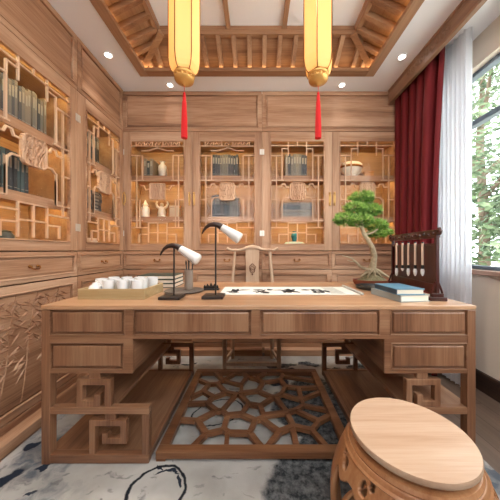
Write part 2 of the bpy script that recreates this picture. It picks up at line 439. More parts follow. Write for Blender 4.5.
def bail(parent, x, z, y=-.018):
    m = MB()
    for s in (-1, 1):
        m.lathe([(.010,0),(.010,.004),(.005,.008),(.005,.014)], n=10)
        k = len(m.v); 
        for i in range(k-40, k):
            v = m.v[i]; m.v[i] = Vector((x+s*.026+v.x, y-v.z, z+.006+v.y))
    m.tube([(x-.030,y-.012,z+.006),(x-.026,y-.018,z-.006),(x-.012,y-.02,z-.013),(x,y-.02,z-.009),(x+.012,y-.02,z-.013),(x+.026,y-.018,z-.006),(x+.030,y-.012,z+.006)], .0042, 8)
    return m.build('handle', brass_dk, parent, smooth=50)
def door_pull(parent, x, z):
    m = MB(); m.box(x-.009, x+.009, -.022, -.017, z-.05, z+.05)
    m.tube([(x,-.022,z-.05),(x,-.045,z-.042),(x,-.048,z),(x,-.045,z+.042),(x,-.022,z+.05)], .006, 8)
    m.sphere((x,-.034,z+.06), .010); m.sphere((x,-.034,z-.06), .010)
    return m.build('handle', brass, parent, smooth=50)
def rounded(cx, cz, w, h, r, n=5):
    pts = []
    for sx, sz, a0 in ((1,1,0),(-1,1,90),(-1,-1,180),(1,-1,270)):
        for i in range(n+1):
            a = R(a0+90*i/n); pts.append((cx+sx*(w/2-r)+r*math.cos(a), cz+sz*(h/2-r)+r*math.sin(a)))
    return pts
def carved_mat():
    m = wood('carved plaque wood', lin(176,130,98), lin(204,160,126), lin(226,188,154), 'z', .5, dim=.95); nt = m.node_tree; N = nt.nodes
    tc = N.new('ShaderNodeTexCoord'); w = N.new('ShaderNodeTexWave'); w.inputs['Scale'].default_value = 14; w.inputs['Distortion'].default_value = 9; w.inputs['Detail Scale'].default_value = 1.6
    bp = N.new('ShaderNodeBump'); bp.inputs['Strength'].default_value = 1; bp.inputs['Distance'].default_value = .006
    nt.links.new(tc.outputs['Object'], w.inputs['Vector']); nt.links.new(w.outputs['Fac'], bp.inputs['Height']); nt.links.new(bp.outputs['Normal'], N['Principled BSDF'].inputs['Normal']); return m
plaque_m = carved_mat()
def lattice(parent, x0, z0, w, h, var):
    P = lambda u, v: (x0+u*w, -.012, z0+v*h)
    m = MB(); bw, bd = .0095, .013
    L = []
    for s in (0, 1):
        f = (lambda u: 1-u) if s else (lambda u: u)
        L += [[(f(.112),.86),(f(.112),.165)], [(f(0),.86),(f(.215),.86)], [(f(0),.62),(f(.25),.62)], [(f(0),.435),(f(.13),.435)],
              [(f(.215),.86),(f(.215),.62)], [(f(0),.235),(f(.215),.235)]]
        if var in (1, 2, 4):
            L += [[(f(.215),.435),(f(.215),.235)]]
        if var != 0:
            L += [[(f(.36),.455),(f(.27),.455),(f(.225),.43),(f(.215),.39),(f(.215),.235)],
                  [(f(.36),.555),(f(.29),.555),(f(.27),.585),(f(.215),.585),(f(.19),.555),(f(.112),.555)]]
        else:
            L += [[(f(.36),.54),(f(.28),.53),(f(.24),.57),(f(.19),.57)], [(f(.17),.435),(f(.17),.17)]]
        L += [[(f(0),.165),(f(.33),.165)], [(f(.33),.02),(f(.33),.21)], [(f(.16),.02),(f(.16),.1),(f(.33),.1)]]
        if var in (2, 3, 4):
            L += [[(f(.215),.86),(f(.215),.925),(f(.33),.925),(f(.33),1)], [(f(.33),.925),(f(.33),.86)], [(f(0),.955),(f(.33),.955)]]
        else:
            L += [[(f(.2),.905),(f(.33),.905),(f(.42),.92),(f(.5),.935)], [(f(.0),.95),(f(.5),.95)], [(f(.1),.95),(f(.1),1)], [(f(.25),.95),(f(.25),1)], [(f(.4),.95),(f(.4),1)]]
    L += [[(.33,.21),(.67,.21)], [(.5,.02),(.5,.21)], [(.33,.115),(.67,.115)]]
    if var in (2, 3, 4): L += [[(.33,.955),(.67,.955)], [(.5,.955),(.5,1)]]
    for i_, l in enumerate(L):
        e_ = .00025*(i_ % 23); m.mitre([(x0+u*w, z0+v*h) for u, v in l], bw, lambda a, b2, d: (a, d, b2), -.018-e_, -.005-e_)
    # little carved scrolls in the top row
    if var in (0, 1):
        for u in (.175,.325,.5,.675,.825):
            m.tube([P(u-.05,.962),P(u-.02,.988),P(u+.02,.965),P(u+.05,.99)], .006, 6)
    m.build('lattice', lat_m, parent, smooth=30)
    # plaque
    m = MB(); cx, cz = x0+.5*w, z0+.51*h
    pw, ph = (.165, .185) if var != 0 else (.16, .17)
    rr = .035 if var != 0 else .006
    fn = lambda a, b2, d: (a, d, b2)
    m.prism(rounded(cx, cz, pw, ph, rr), fn, -.008, -.026)
    ring = rounded(cx, cz, pw-.012, ph-.012, max(.004, rr-.006)); 
    m.tube([(a,-.027,b2) for a, b2 in ring+ring[:1]], .0065, 6, caps=False)
    rr2 = random.Random(var*5+1)
    if var == 0:
        for i in range(-6, 7): m.tube([(cx+i*.0115, -.026, cz-ph/2+.012), (cx+i*.0115, -.026, cz+ph/2-.012)], .003, 5)
    else:
        for i in range(11):
            a0 = rr2.uniform(0, 6.28); px = cx+rr2.uniform(-.045,.045); pz = cz+rr2.uniform(-.055,.055)
            pts = []
            for k in range(9):
                t = k/8*4.2; r_ = .022*(1-k/11)
                pts.append((px+r_*math.cos(a0+t), -.027, pz+r_*math.sin(a0+t)))
            m.tube(pts, .0055, 6)
    m.build('carved_plaque', plaque_m, parent, smooth=40)
def bamboo(parent, x0, x1, z0, z1, seed):
    r_ = random.Random(seed); m = MB()
    for i in range(4):
        x = x0+(x1-x0)*(.15+.23*i)+r_.uniform(-.02,.02); pts = [(x+.012*math.sin(k*.9+i)+.02*k, -.013, z0+(z1-z0)*k/6) for k in range(7)]
        m.tube(pts, .0045, 6)
    for i in range(190):
        px = r_.uniform(x0+.04, x1-.06); pz = z0+(z1-z0)*(.30+.68*r_.random()**.8)
        a = R(r_.choice([-35,-50,-20,-145,-130,-160])+r_.uniform(-15,15)); Ln = r_.uniform(.045,.10); wd = .006
        d = Vector((math.cos(a),0,math.sin(a))); nn = Vector((-math.sin(a),0,math.cos(a)))
        b0 = Vector((px,-.013,pz)); tip = b0+d*Ln
        if not (x0 < tip.x < x1 and z0 < tip.z < z1): continue
        mid = b0+d*Ln*.4
        m.add([b0, mid+nn*wd, tip, mid-nn*wd, mid+Vector((0,-.007,0))], [(0,4,1),(1,4,2),(2,4,3),(3,4,0)])
    m.build('carved_bamboo', cab_x, parent, smooth=25)
SH = [1.105, 1.40, 1.83]; DEP = .35
hinge_m = plain('pale steel', lin(214,206,194), .4, .7)
def bookcase(loc, rz, W, ncol, label, variants, relief=False, trim=0.0):
    t = thing('bookcase', loc, label, 'bookcase', 'built-in wooden bookcases', rz)
    cw = W/ncol
    m = MB(); y1 = DEP
    m.box(0, .02, .012, y1, .07, H-.01); m.box(W-.02, W, .012, y1, .07, H-.01)
    m.box(.02, W-.02, y1-.015, y1, .07, H-.01)
    m.box(.02, W-.02, .012, y1-.015, 1.06, 1.085); m.box(.02, W-.02, .012, y1-.015, 2.19, 2.21)
    m.box(.02, W-.02, .012, y1-.015, .07, .09); m.box(.02, W-.02, .012, y1-.015, H-.03, H-.01)
    for i in range(1, ncol): m.box(i*cw-.012, i*cw+.012, .012, y1-.015, .09, 2.19)
    m.build('carcass', cab_in, t)
    m = MB(); m.box(.025, W-trim, -.10, -.0205, 0, .06); m.box(.0, W, -.02, .06, 0, .0595); m.box(0, W, -.02, .06, .06, .10); m.build('plinth', cab_x, t, bevel=.004)
    for c in range(ncol):
        a, b2 = c*cw, (c+1)*cw; i0, i1 = a+(.02 if c == 0 else .012), b2-(.02 if c == ncol-1 else .012)
        for z in SH[1:]:
            m = MB(); m.box(i0, i1, .05, y1-.015, z-.022, z); m.box(i0, i1, .045, .06, z-.06, z); m.build('shelf', cab_x, t)
        for z in (SH[1]-.022, SH[2]-.022, 2.19):
            m = MB(); m.box(i0+.03, i1-.03, *((.014, .026) if z > 2 else (.092, .106)), z-.010, z-.001); m.build('light_strip', led_warm, t)
        # glazed door
        d = MB(); g = .0015
        x0, x1, z0, z1 = a+g, b2-g, 1.045, 2.255
        sL, sR = (.085, .075) if c == 0 and ncol == 2 else ((.075, .07) if ncol == 2 else (.085, .065))
        px0, px1, pz0, pz1 = x0+sL, x1-sR, 1.105, 2.165
        d.box(x0, px0, -.02, .01, z0, z1); d.box(px1, x1, -.02, .01, z0, z1)
        door = d.build('door', cab_z, t, bevel=.002)
        r_ = MB(); r_.box(px0, px1, -.02, .01, z0, pz0); r_.box(px0, px1, -.02, .01, pz1, z1)
        for u0,u1,v0,v1 in ((px0,px1,pz1-.009,pz1),(px0,px1,pz0,pz0+.009),(px0,px0+.009,pz0,pz1),(px1-.009,px1,pz0,pz1)):
            r_.box(u0,u1,-.026,-.004,v0,v1)
        r_.build('rail', cab_x, door, bevel=.002)
        p = MB(); p.box(px0, px1, .0, .003, pz0, pz1); p.build('glass_pane', pane_m, door)
        lattice(door, px0, pz0, px1-px0, pz1-pz0, variants[c])
        hx = (b2-.024 if c == 0 else a+.024) if ncol == 2 else b2-.016
        door_pull(door, hx, 1.57)
        ex = a+.012 if (c == 0 and ncol == 2) or ncol == 1 else b2-.012
        for z in (1.22, 2.05):
            hg = MB(); hg.box(ex-.011, ex+.011, -.026, -.019, z-.028, z+.028); hg.build('hinge', hinge_m, door, bevel=.002)
        # drawer and lower door
        dr = framed(t, 'drawer', a, b2, .855, 1.04, .022)
        bail(dr, (a+b2)/2, .945)
        ld = framed(t, 'lower_door', a, b2, .105, .85, .04, mat_f=cab_x)
        if relief: bamboo(ld, a+.07, b2-.07, .17, .79, 3+c)
    framed(t, 'top_panel', 0, W, 2.26, H-.002, .035)
    return t
W2 = 1.43
case_bl = bookcase((LX, BY, 0), 0, W2, 2, 'built-in wooden bookcase with two latticed glass doors on the left half of the back wall', (0, 1))
case_br = bookcase((LX+W2, BY, 0), 0, W2, 2, 'built-in wooden bookcase with two latticed glass doors on the right half of the back wall', (3, 2), False, .16)
case_ln = bookcase((LX, 1.82-W2, 0), R(90), W2, 2, 'large built-in bookcase with carved bamboo lower doors, nearest on the left wall', (4, 4), True)
case_lf = bookcase((LX, 1.82, 0), R(90), BY-1.82-.028, 1, 'narrow built-in bookcase with one latticed door, on the left wall in the corner', (4,), True, .102)
m = MB(); m.box(LX+2*W2, RX, BY, BY+.03, 0, H); tag(m.build('trim_3', cab_x), kind='structure')
def at_case(case, x, y, z):
    return case.matrix_basis @ Vector((x, y, z)) if False else Vector(case.location) + Matrix.Rotation(case.rotation_euler.z, 3, 'Z') @ Vector((x, y, z))

# ------------------------------------------------------------------ shelf contents
bookmats = [plain('book cloth %d' % i, lin(*c), .7, bump=.1, bscale=150) for i, c in enumerate([(72,74,78),(112,106,98),(58,62,64),(126,114,100),(88,76,68),(76,98,100)])]
label_m = plain('spine label', lin(150,144,132), .8)
def book_mesh(t, dpt, h, mat):
    m = MB(); m.box(-t/2, t/2, 0, .004, 0, h); m.box(-t/2, -t/2+.003, .004, dpt, 0, h); m.box(t/2-.003, t/2, .004, dpt, 0, h)
    m.cur = 1; m.box(-t/2+.003, t/2-.003, .004, dpt-.004, .003, h-.004)
    m.box(-t*.3, t*.3, -.0008, .0, h*.58, h*.86); m.box(-t*.42, t*.42, -.0006, 0, h*.10, h*.12)
    me = m.mesh('book', [mat, label_m]); return me
_bm = {}
def book(case, x, y, z, t, h, mi, label, group, flat=False, tilt=0, dpt=.17):
    key = (round(t,3), round(h,2), mi, dpt)
    if key not in _bm: _bm[key] = book_mesh(t, dpt, h, bookmats[mi])
    o = bpy.data.objects.new('book', _bm[key]); col.objects.link(o)
    o.location = at_case(case, x, y, z); rz = case.rotation_euler.z
    if flat: o.rotation_euler = (0, R(90), rz); 
    else: o.rotation_euler = (0, tilt, rz)
    return tag(o, label, 'book', group)
def row(case, x0, x1, z, n, h, mis, label, group, seed=1):
    r_ = random.Random(seed); w = (x1-x0)/n
    for i in range(n):
        book(case, x0+w*(i+.5), .075+r_.uniform(0,.012), z+.0005, w*.93, h-r_.choice([0,0,.01,.02]), r_.choice(mis), label, group)
def stack(case, xc, z, n, w, th, mis, label, group, seed=1):
    r_ = random.Random(seed)
    for i in range(n):
        # a flat book: its thickness along z, its spine towards the room
        o = book(case, xc-w/2+r_.uniform(-.006,.006), .08+r_.uniform(0,.01), z+.001+th*(i+.5), th*.94, w, r_.choice(mis), label, group, flat=True)
g = 'books on the back wall shelves'
row(case_bl, .175, .27, SH[2], 3, .19, [0,3,2], 'short thread-bound book in the trio on the top shelf behind the first back-wall door', 'trio of short books behind the first back-wall door', 3)
row(case_bl, .905, 1.18, SH[2], 10, .235, [0,0,1,2], 'slate blue book in the upper row behind the second back-wall door', 'upper row of books behind the second back-wall door', 4)
row(case_bl, .895, 1.18, SH[1], 9, .24, [0,1,2,4], 'slate grey book in the lower row behind the second back-wall door', 'lower row of books behind the second back-wall door', 5)
row(case_br, .25, .48, SH[2], 8, .24, [0,1,1,3], 'grey book in the upper row behind the third back-wall door', 'upper row of books behind the third back-wall door', 6)
stack(case_br, .39, SH[1], 6, .34, .026, [1,0,3], 'grey book lying in the flat stack behind the third back-wall door', 'flat stack of books behind the third back-wall door', 7)
row(case_ln, .87, 1.27, SH[2], 19, .25, [0,1,2,1,3], 'dusty grey book in the upper row of the large left-wall bookcase', 'upper row of books in the large left-wall bookcase', 8)
row(case_ln, .86, 1.14, SH[1], 12, .24, [5,5,0,2], 'teal grey book in the lower row of the large left-wall bookcase', 'lower row of books in the large left-wall bookcase', 9)
row(case_lf, .14, .40, SH[2], 12, .24, [0,5,2,1], 'blue grey book in the upper row of the narrow corner bookcase', 'upper row of books in the narrow corner bookcase', 10)
stack(case_lf, .29, SH[1], 6, .3, .03, [2,0,1], 'dark grey book lying in the flat stack of the narrow corner bookcase', 'flat stack of books in the narrow corner bookcase', 11)
def turned(name, case, x, y, z, prof, mat, label, cat, n=20, sx=1, sy=1, smooth=50):
    m = MB(); m.lathe(prof, n=n, sx=sx, sy=sy); o = m.build(name, mat, None, smooth=smooth)
    o.location = at_case(case, x, y, z+.0008); return tag(o, label, cat)
turned('vase', case_bl, .345, .16, SH[2], [(.028,0),(.03,.012),(.045,.05),(.048,.10),(.042,.135),(.022,.155),(.02,.175),(.03,.185)], plain('grey glaze', lin(196,190,178), .3, var=.1, bscale=40), 'grey white lidded vase on the top shelf behind the first back-wall door', 'vase')
j = turned('jar', case_bl, .165, .14, SH[1], [(.042,0),(.044,.02),(.046,.09),(.04,.11),(.028,.118),(.028,.13),(.034,.134),(.026,.15),(.012,.165),(.01,.18),(.004,.19)], ceramic, 'cream lidded jar on the middle shelf behind the first back-wall door', 'jar')
fg = thing('figurine', at_case(case_bl, .345, .14, SH[1]+.001), 'cream figurine with raised arms on the middle shelf behind the first back-wall door', 'figurine')
m = MB(); m.lathe([(.05,0),(.052,.012),(.04,.02)], n=18); m.build('base', ceramic, fg, smooth=40)
m = MB(); m.tube([(0,0,.018),(0,0,.05),(0,0,.09),(0,0,.12)], [.038,.044,.034,.02], 12); m.sphere((0,0,.142), .02)
m.tube([(-.02,0,.10),(-.05,0,.12),(-.062,0,.155),(-.05,0,.18)], [.016,.014,.011,.008], 8); m.tube([(.02,0,.10),(.05,0,.12),(.064,0,.15),(.058,0,.178)], [.016,.014,.011,.008], 8)
m.build('body', ceramic, fg, smooth=60)
bx_ = thing('box', at_case(case_bl, .49, .14, SH[1]+.001), 'pale cream box on the middle shelf at the right behind the first back-wall door', 'box')
m = MB(); m.box(-.05,.05,-.04,.04,0,.10); m.build('body', plain('pale box', lin(206,182,150), .6), bx_, bevel=.003)
m = MB(); m.box(-.052,.052,-.042,.042,.101,.125); m.build('lid', plain('pale box lid', lin(214,190,158), .6), bx_, bevel=.003)
tv = thing('vase', at_case(case_br, .355, .14, SH[0]+.001-.02), 'teal vase on a pale green base at the bottom behind the third back-wall door', 'vase')
m = MB(); m.lathe([(.11,0),(.115,.03),(.09,.05),(.04,.055)], n=24, sy=.5); m.build('base', plain('pale celadon', lin(176,190,170), .4), tv, smooth=40)
m = MB(); m.lathe([(.02,.055),(.024,.075),(.036,.11),(.03,.14),(.016,.152),(.022,.165)], n=18); m.build('body', plain('teal glaze', lin(52,118,124), .2), tv, smooth=50)
bw = thing('bowl', at_case(case_br, .975, .16, SH[2]+.001), 'wide cream bowl on the top shelf behind the fourth back-wall door, above the bonsai', 'bowl')
m = MB(); m.lathe([(.05,0),(.05,.012),(.105,.06),(.125,.12),(.12,.15),(.1,.165),(.09,.16),(.105,.12),(.08,.07),(.01,.05)], n=28, sy=.8); m.build('body', ceramic, bw, smooth=60)
m = MB(); m.lathe([(.121,.105),(.128,.12),(.121,.135)], n=28, caps=False, sy=.8); m.build('rim_band', brass_dk, bw, smooth=40)
turned('vase', case_br, 1.16, .15, SH[1], [(.035,0),(.04,.01),(.055,.08),(.06,.15),(.045,.2),(.022,.225),(.03,.25)], plain('dark bronze', lin(62,46,38), .4), 'dark tall vase on the middle shelf behind the fourth back-wall door, behind the bonsai', 'vase')
bx_ = thing('box', at_case(case_br, 1.15, .15, SH[2]+.001), 'amber box shape standing for the warm shelf light on the top shelf behind the fourth back-wall door', 'box')  # made-up box; its amber colour stands for the shelf light's glow
m = MB(); m.box(-.05,.05,-.05,.05,0,.05); m.build('body', plain('amber glow box', lin(190,130,66), .5), bx_, bevel=.003)
m = MB(); m.box(-.053,.053,-.053,.053,.0505,.065); m.build('lid', plain('amber glow box lid', lin(170,112,56), .5), bx_, bevel=.003)
for k, (x, h) in enumerate(((.86,.13),(.96,.10),(1.06,.085))):
    turned('jar', case_ln, x, .14, 1.0855, [(.03,0),(.04,h*.3),(.042,h*.6),(.026,h*.85),(.026,h*.9),(.032,h*.93),(.008,h)], plain('dark glaze %d' % k, lin(*[(60,52,46),(84,70,56),(70,74,70)][k]), .3),
           ['tall dark jar at the bottom of the large left-wall bookcase, left in its row', 'mid-sized brown jar at the bottom of the large left-wall bookcase', 'low grey jar at the bottom of the large left-wall bookcase, right in its row'][k], 'jar')
turned('jar', case_lf, .17, .14, 1.0855, [(.05,0),(.06,.04),(.062,.09),(.045,.12),(.03,.125),(.036,.135)], plain('grey green glaze', lin(150,152,132), .35), 'grey green squat jar at the bottom of the narrow corner bookcase', 'jar')
turned('bowl', case_lf, .36, .14, 1.0855, [(.03,0),(.03,.01),(.06,.04),(.07,.07),(.066,.07),(.05,.03),(.01,.016)], ceramic, 'cream bowl at the bottom of the narrow corner bookcase', 'bowl')

# ------------------------------------------------------------------ rug
def rug_mat():
    m, nt, b = newmat('ink wash rug'); N = nt.nodes; L = nt.links
    tc = N.new('ShaderNodeTexCoord')
    n1 = N.new('ShaderNodeTexNoise'); n1.inputs['Scale'].default_value = 9; n1.inputs['Detail'].default_value = 6
    L.new(tc.outputs['Object'], n1.inputs['Vector'])
    sub = N.new('ShaderNodeVectorMath'); sub.operation = 'SUBTRACT'; sub.inputs[1].default_value = (.5,.5,.5); L.new(n1.outputs['Color'], sub.inputs[0])
    ds = N.new('ShaderNodeVectorMath'); ds.operation = 'MULTIPLY_ADD'; ds.inputs[1].default_value = (.16,.16,0)
    L.new(sub.outputs[0], ds.inputs[0]); L.new(tc.outputs['Object'], ds.inputs[2])
    def mth(op, a, bb=None, clamp=False):
        x = N.new('ShaderNodeMath'); x.operation = op; x.use_clamp = clamp
        for i, q in enumerate((a, bb)):
            if q is None: continue
            if isinstance(q, (int, float)): x.inputs[i].default_value = q
            else: L.new(q, x.inputs[i])
        return x.outputs[0]
    ds2 = N.new('ShaderNodeVectorMath'); ds2.operation = 'MULTIPLY_ADD'; ds2.inputs[1].default_value = (.06,.06,0)
    L.new(sub.outputs[0], ds2.inputs[0]); L.new(tc.outputs['Object'], ds2.inputs[2])
    def dist(cx, cy, sx, sy, rot=0, src=None):
        src = src or ds
        mp = N.new('ShaderNodeMapping'); mp.vector_type = 'TEXTURE'
        mp.inputs['Location'].default_value = (cx,cy,0); mp.inputs['Scale'].default_value = (sx,sy,1); mp.inputs['Rotation'].default_value = (0,0,rot)
        L.new(src.outputs[0], mp.inputs['Vector']); ln = N.new('ShaderNodeVectorMath'); ln.operation = 'LENGTH'
        mul = N.new('ShaderNodeVectorMath'); mul.operation = 'MULTIPLY'; mul.inputs[1].default_value = (1,1,0)
        L.new(mp.outputs[0], mul.inputs[0]); L.new(mul.outputs[0], ln.inputs[0]); return ln.outputs['Value']
    def mixc(fac, prev, c):
        mx = N.new('ShaderNodeMix'); mx.data_type = 'RGBA'; L.new(fac, mx.inputs[0])
        if isinstance(prev, tuple): mx.inputs[6].default_value = prev
        else: L.new(prev, mx.inputs[6])
        if isinstance(c, tuple): mx.inputs[7].default_value = c
        else: L.new(c, mx.inputs[7])
        return mx.outputs[2]
    soft = N.new('ShaderNodeTexNoise'); soft.inputs['Scale'].default_value = 3.2; soft.inputs['Detail'].default_value = 4; L.new(tc.outputs['Object'], soft.inputs['Vector'])
    r = N.new('ShaderNodeValToRGB'); e = r.color_ramp.elements; e[0].position = .35; e[0].color = lin(150,146,140); e[1].position = .62; e[1].color = lin(182,177,171)
    L.new(soft.outputs['Fac'], r.inputs['Fac']); c = r.outputs['Color']
    fine = N.new('ShaderNodeTexNoise'); fine.inputs['Scale'].default_value = 30; fine.inputs['Detail'].default_value = 5; fine.inputs['Roughness'].default_value = .7; L.new(tc.outputs['Object'], fine.inputs['Vector'])
    rf = N.new('ShaderNodeValToRGB'); e = rf.color_ramp.elements; e[0].position = .38; e[0].color = lin(44,46,48); e[1].position = .66; e[1].color = lin(112,112,112)
    L.new(fine.outputs['Fac'], rf.inputs['Fac'])
    # grey washes: (cx, cy, sx, sy, rot)
    for a in ((.47,.98,.45,.40,.05),(.40,1.62,.30,.34,-.2),(.22,2.16,.14,.045,.3),(.46,2.2,.10,.05,-.4),(-1.02,.86,.09,.16,.7),(.95,1.9,.2,.3,.2)):
        d = dist(*a); f = mth('MULTIPLY', mth('SUBTRACT', 1.0, d), 16.0, True); c = mixc(f, c, rf.outputs['Color'])
    wn = N.new('ShaderNodeTexNoise'); wn.inputs['Scale'].default_value = 5; wn.inputs['Detail'].default_value = 7; wn.inputs['Roughness'].default_value = .65; L.new(ds.outputs[0], wn.inputs['Vector'])
    for a in ((-1.2,1.1,.5,.55,0),(-.95,1.9,.5,.5,0),(1.1,1.3,.25,.8,0)):
        d = dist(*a); f = mth('MULTIPLY', mth('MULTIPLY', mth('SUBTRACT', 1.0, d), 2.5, True), mth('MULTIPLY', mth('SUBTRACT', wn.outputs['Fac'], .47), 6.0, True)); c = mixc(f, c, lin(92,98,106))
    # bluish ink pools
    for a in ((-1.16,1.08,.10,.05,.9),(-.43,1.115,.07,.010,.18),(-.36,1.09,.012,.035,.3),(-.47,1.135,.03,.006,-.5),(-1.20,1.28,.05,.03,.5),(-1.02,1.16,.04,.015,.6),(-.98,1.02,.03,.012,.5),(.30,2.11,.05,.02,.2),(-.12,1.75,.07,.03,.3),(.18,1.9,.10,.04,.5),(-1.1,1.62,.05,.07,.3),(-.62,2.2,.08,.02,.3),(.66,2.12,.10,.03,0)):
        d = dist(*a); f = mth('MULTIPLY', mth('SUBTRACT', 1.0, d), 4.0, True); c = mixc(f, c, lin(40,46,58))
    # brush rings
    for a, wdt in (((-.437,1.045,.122,.112,.1), .075), ((-.25,1.55,.16,.12,.5), .05)):
        d = dist(*a, src=ds2); f = mth('MULTIPLY', mth('SUBTRACT', wdt, mth('ABSOLUTE', mth('SUBTRACT', d, 1.0))), 25.0, True); c = mixc(f, c, lin(30,32,38))
    # fine ink dashes
    mp = N.new('ShaderNodeMapping'); mp.inputs['Scale'].default_value = (9,22,1); mp.inputs['Rotation'].default_value = (0,0,R(40)); L.new(ds.outputs[0], mp.inputs['Vector'])
    nd = N.new('ShaderNodeTexNoise'); nd.inputs['Scale'].default_value = 1; nd.inputs['Detail'].default_value = 3; L.new(mp.outputs[0], nd.inputs['Vector'])
    f = mth('MULTIPLY', mth('SUBTRACT', nd.outputs['Fac'], .61), 12.0, True); f = mth('MULTIPLY', f, .7)
    c = mixc(f, c, lin(86,86,88))
    L.new(c, b.inputs['Base Color']); b.inputs['Roughness'].default_value = .95; b.inputs['Specular IOR Level'].default_value = .1
    bp = N.new('ShaderNodeBump'); bp.inputs['Strength'].default_value = .3; bp.inputs['Distance'].default_value = .003
    n3 = N.new('ShaderNodeTexNoise'); n3.inputs['Scale'].default_value = 300; L.new(tc.outputs['Object'], n3.inputs['Vector']); L.new(n3.outputs['Fac'], bp.inputs['Height']); L.new(bp.outputs['Normal'], b.inputs['Normal'])
    return m
RUG = .006
m = MB(); m.box(-1.265, 1.13, .35, 2.365, .0005, RUG)
tag(m.build('rug', rug_mat(), bevel=.003), 'off-white ink-wash rug with grey and black brush marks under the desk', 'rug')

# ------------------------------------------------------------------ desk
DXL, DXR, DY0, DY1, DZ = -1.05, 1.065, 1.164, 2.02, .78
desk = thing('desk', (0, (DY0+DY1)/2, RUG), 'large wooden pedestal desk with panelled drawers and open fretwork shelves', 'desk')
b0 = RUG+.0005
m = MB(); m.box(DXL, DXR, DY0, DY1, DZ-.020, DZ); m.build('desk_top', desk_top_m, desk, bevel=.003, world=True)
# posts
PW = .042
def dbox(name, mat, *b, bevel=.003):
    m = MB(); m.box(*b); return m.build(name, mat, desk, bevel=bevel, world=True)
for x0 in (DXL, DXR-PW):
    for y0 in (DY0+.002, DY1-PW-.002):
        dbox('leg', desk_z, x0+.001*(1 if x0 < 0 else -1), x0+PW+.001*(1 if x0 < 0 else -1), y0, y0+PW, b0, DZ-.021)
XI = .605   # inner edge of the drawer boxes
XS = .527   # inner edge of the lower shelves
# boxes behind the drawer fronts
for s in (-1, 1):
    xo = DXL+.004 if s < 0 else DXR-.004; xi = DXL+.445 if s < 0 else DXR-.445
    a, b2 = min(xo, xi), max(xo, xi)
    m = MB(); m.box(a, b2, DY0+.018, DY1-.02, .452, DZ-.021); m.build('drawer_case', desk_y, desk, bevel=.002, world=True)
xa, xb = DXL+.446, DXR-.446
m = MB(); m.box(xa, xb, DY0+.018, DY1-.02, .617, DZ-.021); m.build('drawer_case', desk_x, desk, bevel=.002, world=True)
# front rails and drawer fronts (front face at DY0+.004)
def front(name, x0, x1, z0, z1):
    m = MB(); y = DY0; q = .004
    m.box(x0, x1, y+.0145, y+.0178, z0, z1)
    for u0,u1,v0,v1 in ((x0,x1,z1-q,z1),(x0,x1,z0,z0+q),(x0,x0+q,z0+q,z1-q),(x1-q,x1,z0+q,z1-q)): m.box(u0,u1,y+.001,y+.0145,v0,v1)
    o = m.build(name, desk_x, desk, bevel=.003, world=True)
    p = MB(); p.box(x0+q+.011, x1-q-.011, y+.002, y+.0145, z0+q+.011, z1-q-.011)
    p.build('field', desk_z, o, bevel=.005, world=True)
FX = [(-1.010,-.642),(-.604,-.026),(.015,.598),(.648,1.028)]
for x0, x1 in FX: front('drawer', x0, x1, .634, .761)
front('drawer', -1.006, -.648, .467, .598); front('drawer', .652, 1.022, .467, .598)
m = MB()
m.box(DXL+PW, DXR-PW, DY0+.004, DY0+.0175, .761, DZ-.0205); m.box(DXL+PW, DXR-PW, DY0+.004, DY0+.0175, .617, .634)
for a, b2 in ((DXL+PW,-1.010),(-.642,-.604),(-.026,.015),(.598,.648),(1.028,DXR-PW)):
    if b2-a > .001: m.box(a, b2, DY0+.004, DY0+.0175, .634, .761)
for a, b2, c, d in ((DXL+PW, DXL+.445, -1.006, -.648), (DXR-.445, DXR-PW, .652, 1.022)):
    m.box(a, b2, DY0+.004, DY0+.0175, .598, .617); m.box(a, b2, DY0+.004, DY0+.0175, .450, .467)
    if c > a: m.box(a, c, DY0+.004, DY0+.0175, .467, .598)
    if b2 > d: m.box(d, b2, DY0+.004, DY0+.0175, .467, .598)
m.build('face_frame', desk_x, desk, bevel=.002, world=True)
# lower tiers
def X(s, x): return x if s < 0 else -x+.015      # x given for the left pedestal
for s in (-1, 1):
    def bx(name, mat, x0, x1, y0, y1, z0, z1):
        a, b2 = X(s, x0), X(s, x1); return dbox(name, mat, min(a,b2), max(a,b2), y0, y1, z0, z1)
    bx('shelf', desk_y, DXL+.004, -.712, DY0+.035, DY1-.035, .256, .276)
    bx('shelf', desk_y, DXL+.004, -XS-.03, DY0+.035, DY1-.035, .032, .050)
    bx('rail', desk_y, -XS-.030, -XS-.004, DY0+.037, DY1-.037, b0+.004, .052)
    for y0 in (DY0+.003, DY1-.037):
        bx('rail', desk_x, DXL+PW, -XS, y0, y0+.034, .250, .284)
        bx('rail', desk_x, DXL+PW, -XS, y0, y0+.034, b0+.004, .054)
        bx('post', desk_z, -XS-.034, -XS, y0, y0+.034, .054, .250)
        # fretwork hooks; upper then lower
        t = .030
        yc = y0+.017
        P = lambda x, z: (X(s, x), yc, z)
        m = MB()
        up = [(-.728,.284),(-.728,.405),(-.866,.405),(-.866,.300),(-.780,.300),(-.780,.345)] if True else None
        m.mitre([(X(s,a), b2) for a, b2 in up], t, lambda a, b2, d: (a, d, b2), yc-.015, yc+.015)
        m.box(min(X(s,-.822),X(s,-.765)), max(X(s,-.822),X(s,-.765)), yc-.012, yc+.012, .420, .452)
        m.build('fretwork', desk_z, desk, bevel=.003, world=True)
        m = MB()
        lo = [(-.804,.054),(-.804,.205),(-.652,.205),(-.652,.118),(-.742,.118),(-.742,.155)]
        m.mitre([(X(s,a), b2) for a, b2 in lo], t, lambda a, b2, d: (a, d, b2), yc-.015, yc+.015)
        m.box(min(X(s,-.745),X(s,-.690)), max(X(s,-.745),X(s,-.690)), yc-.012, yc+.012, .220, .250)
        m.build('fretwork', desk_z, desk, bevel=.003, world=True)

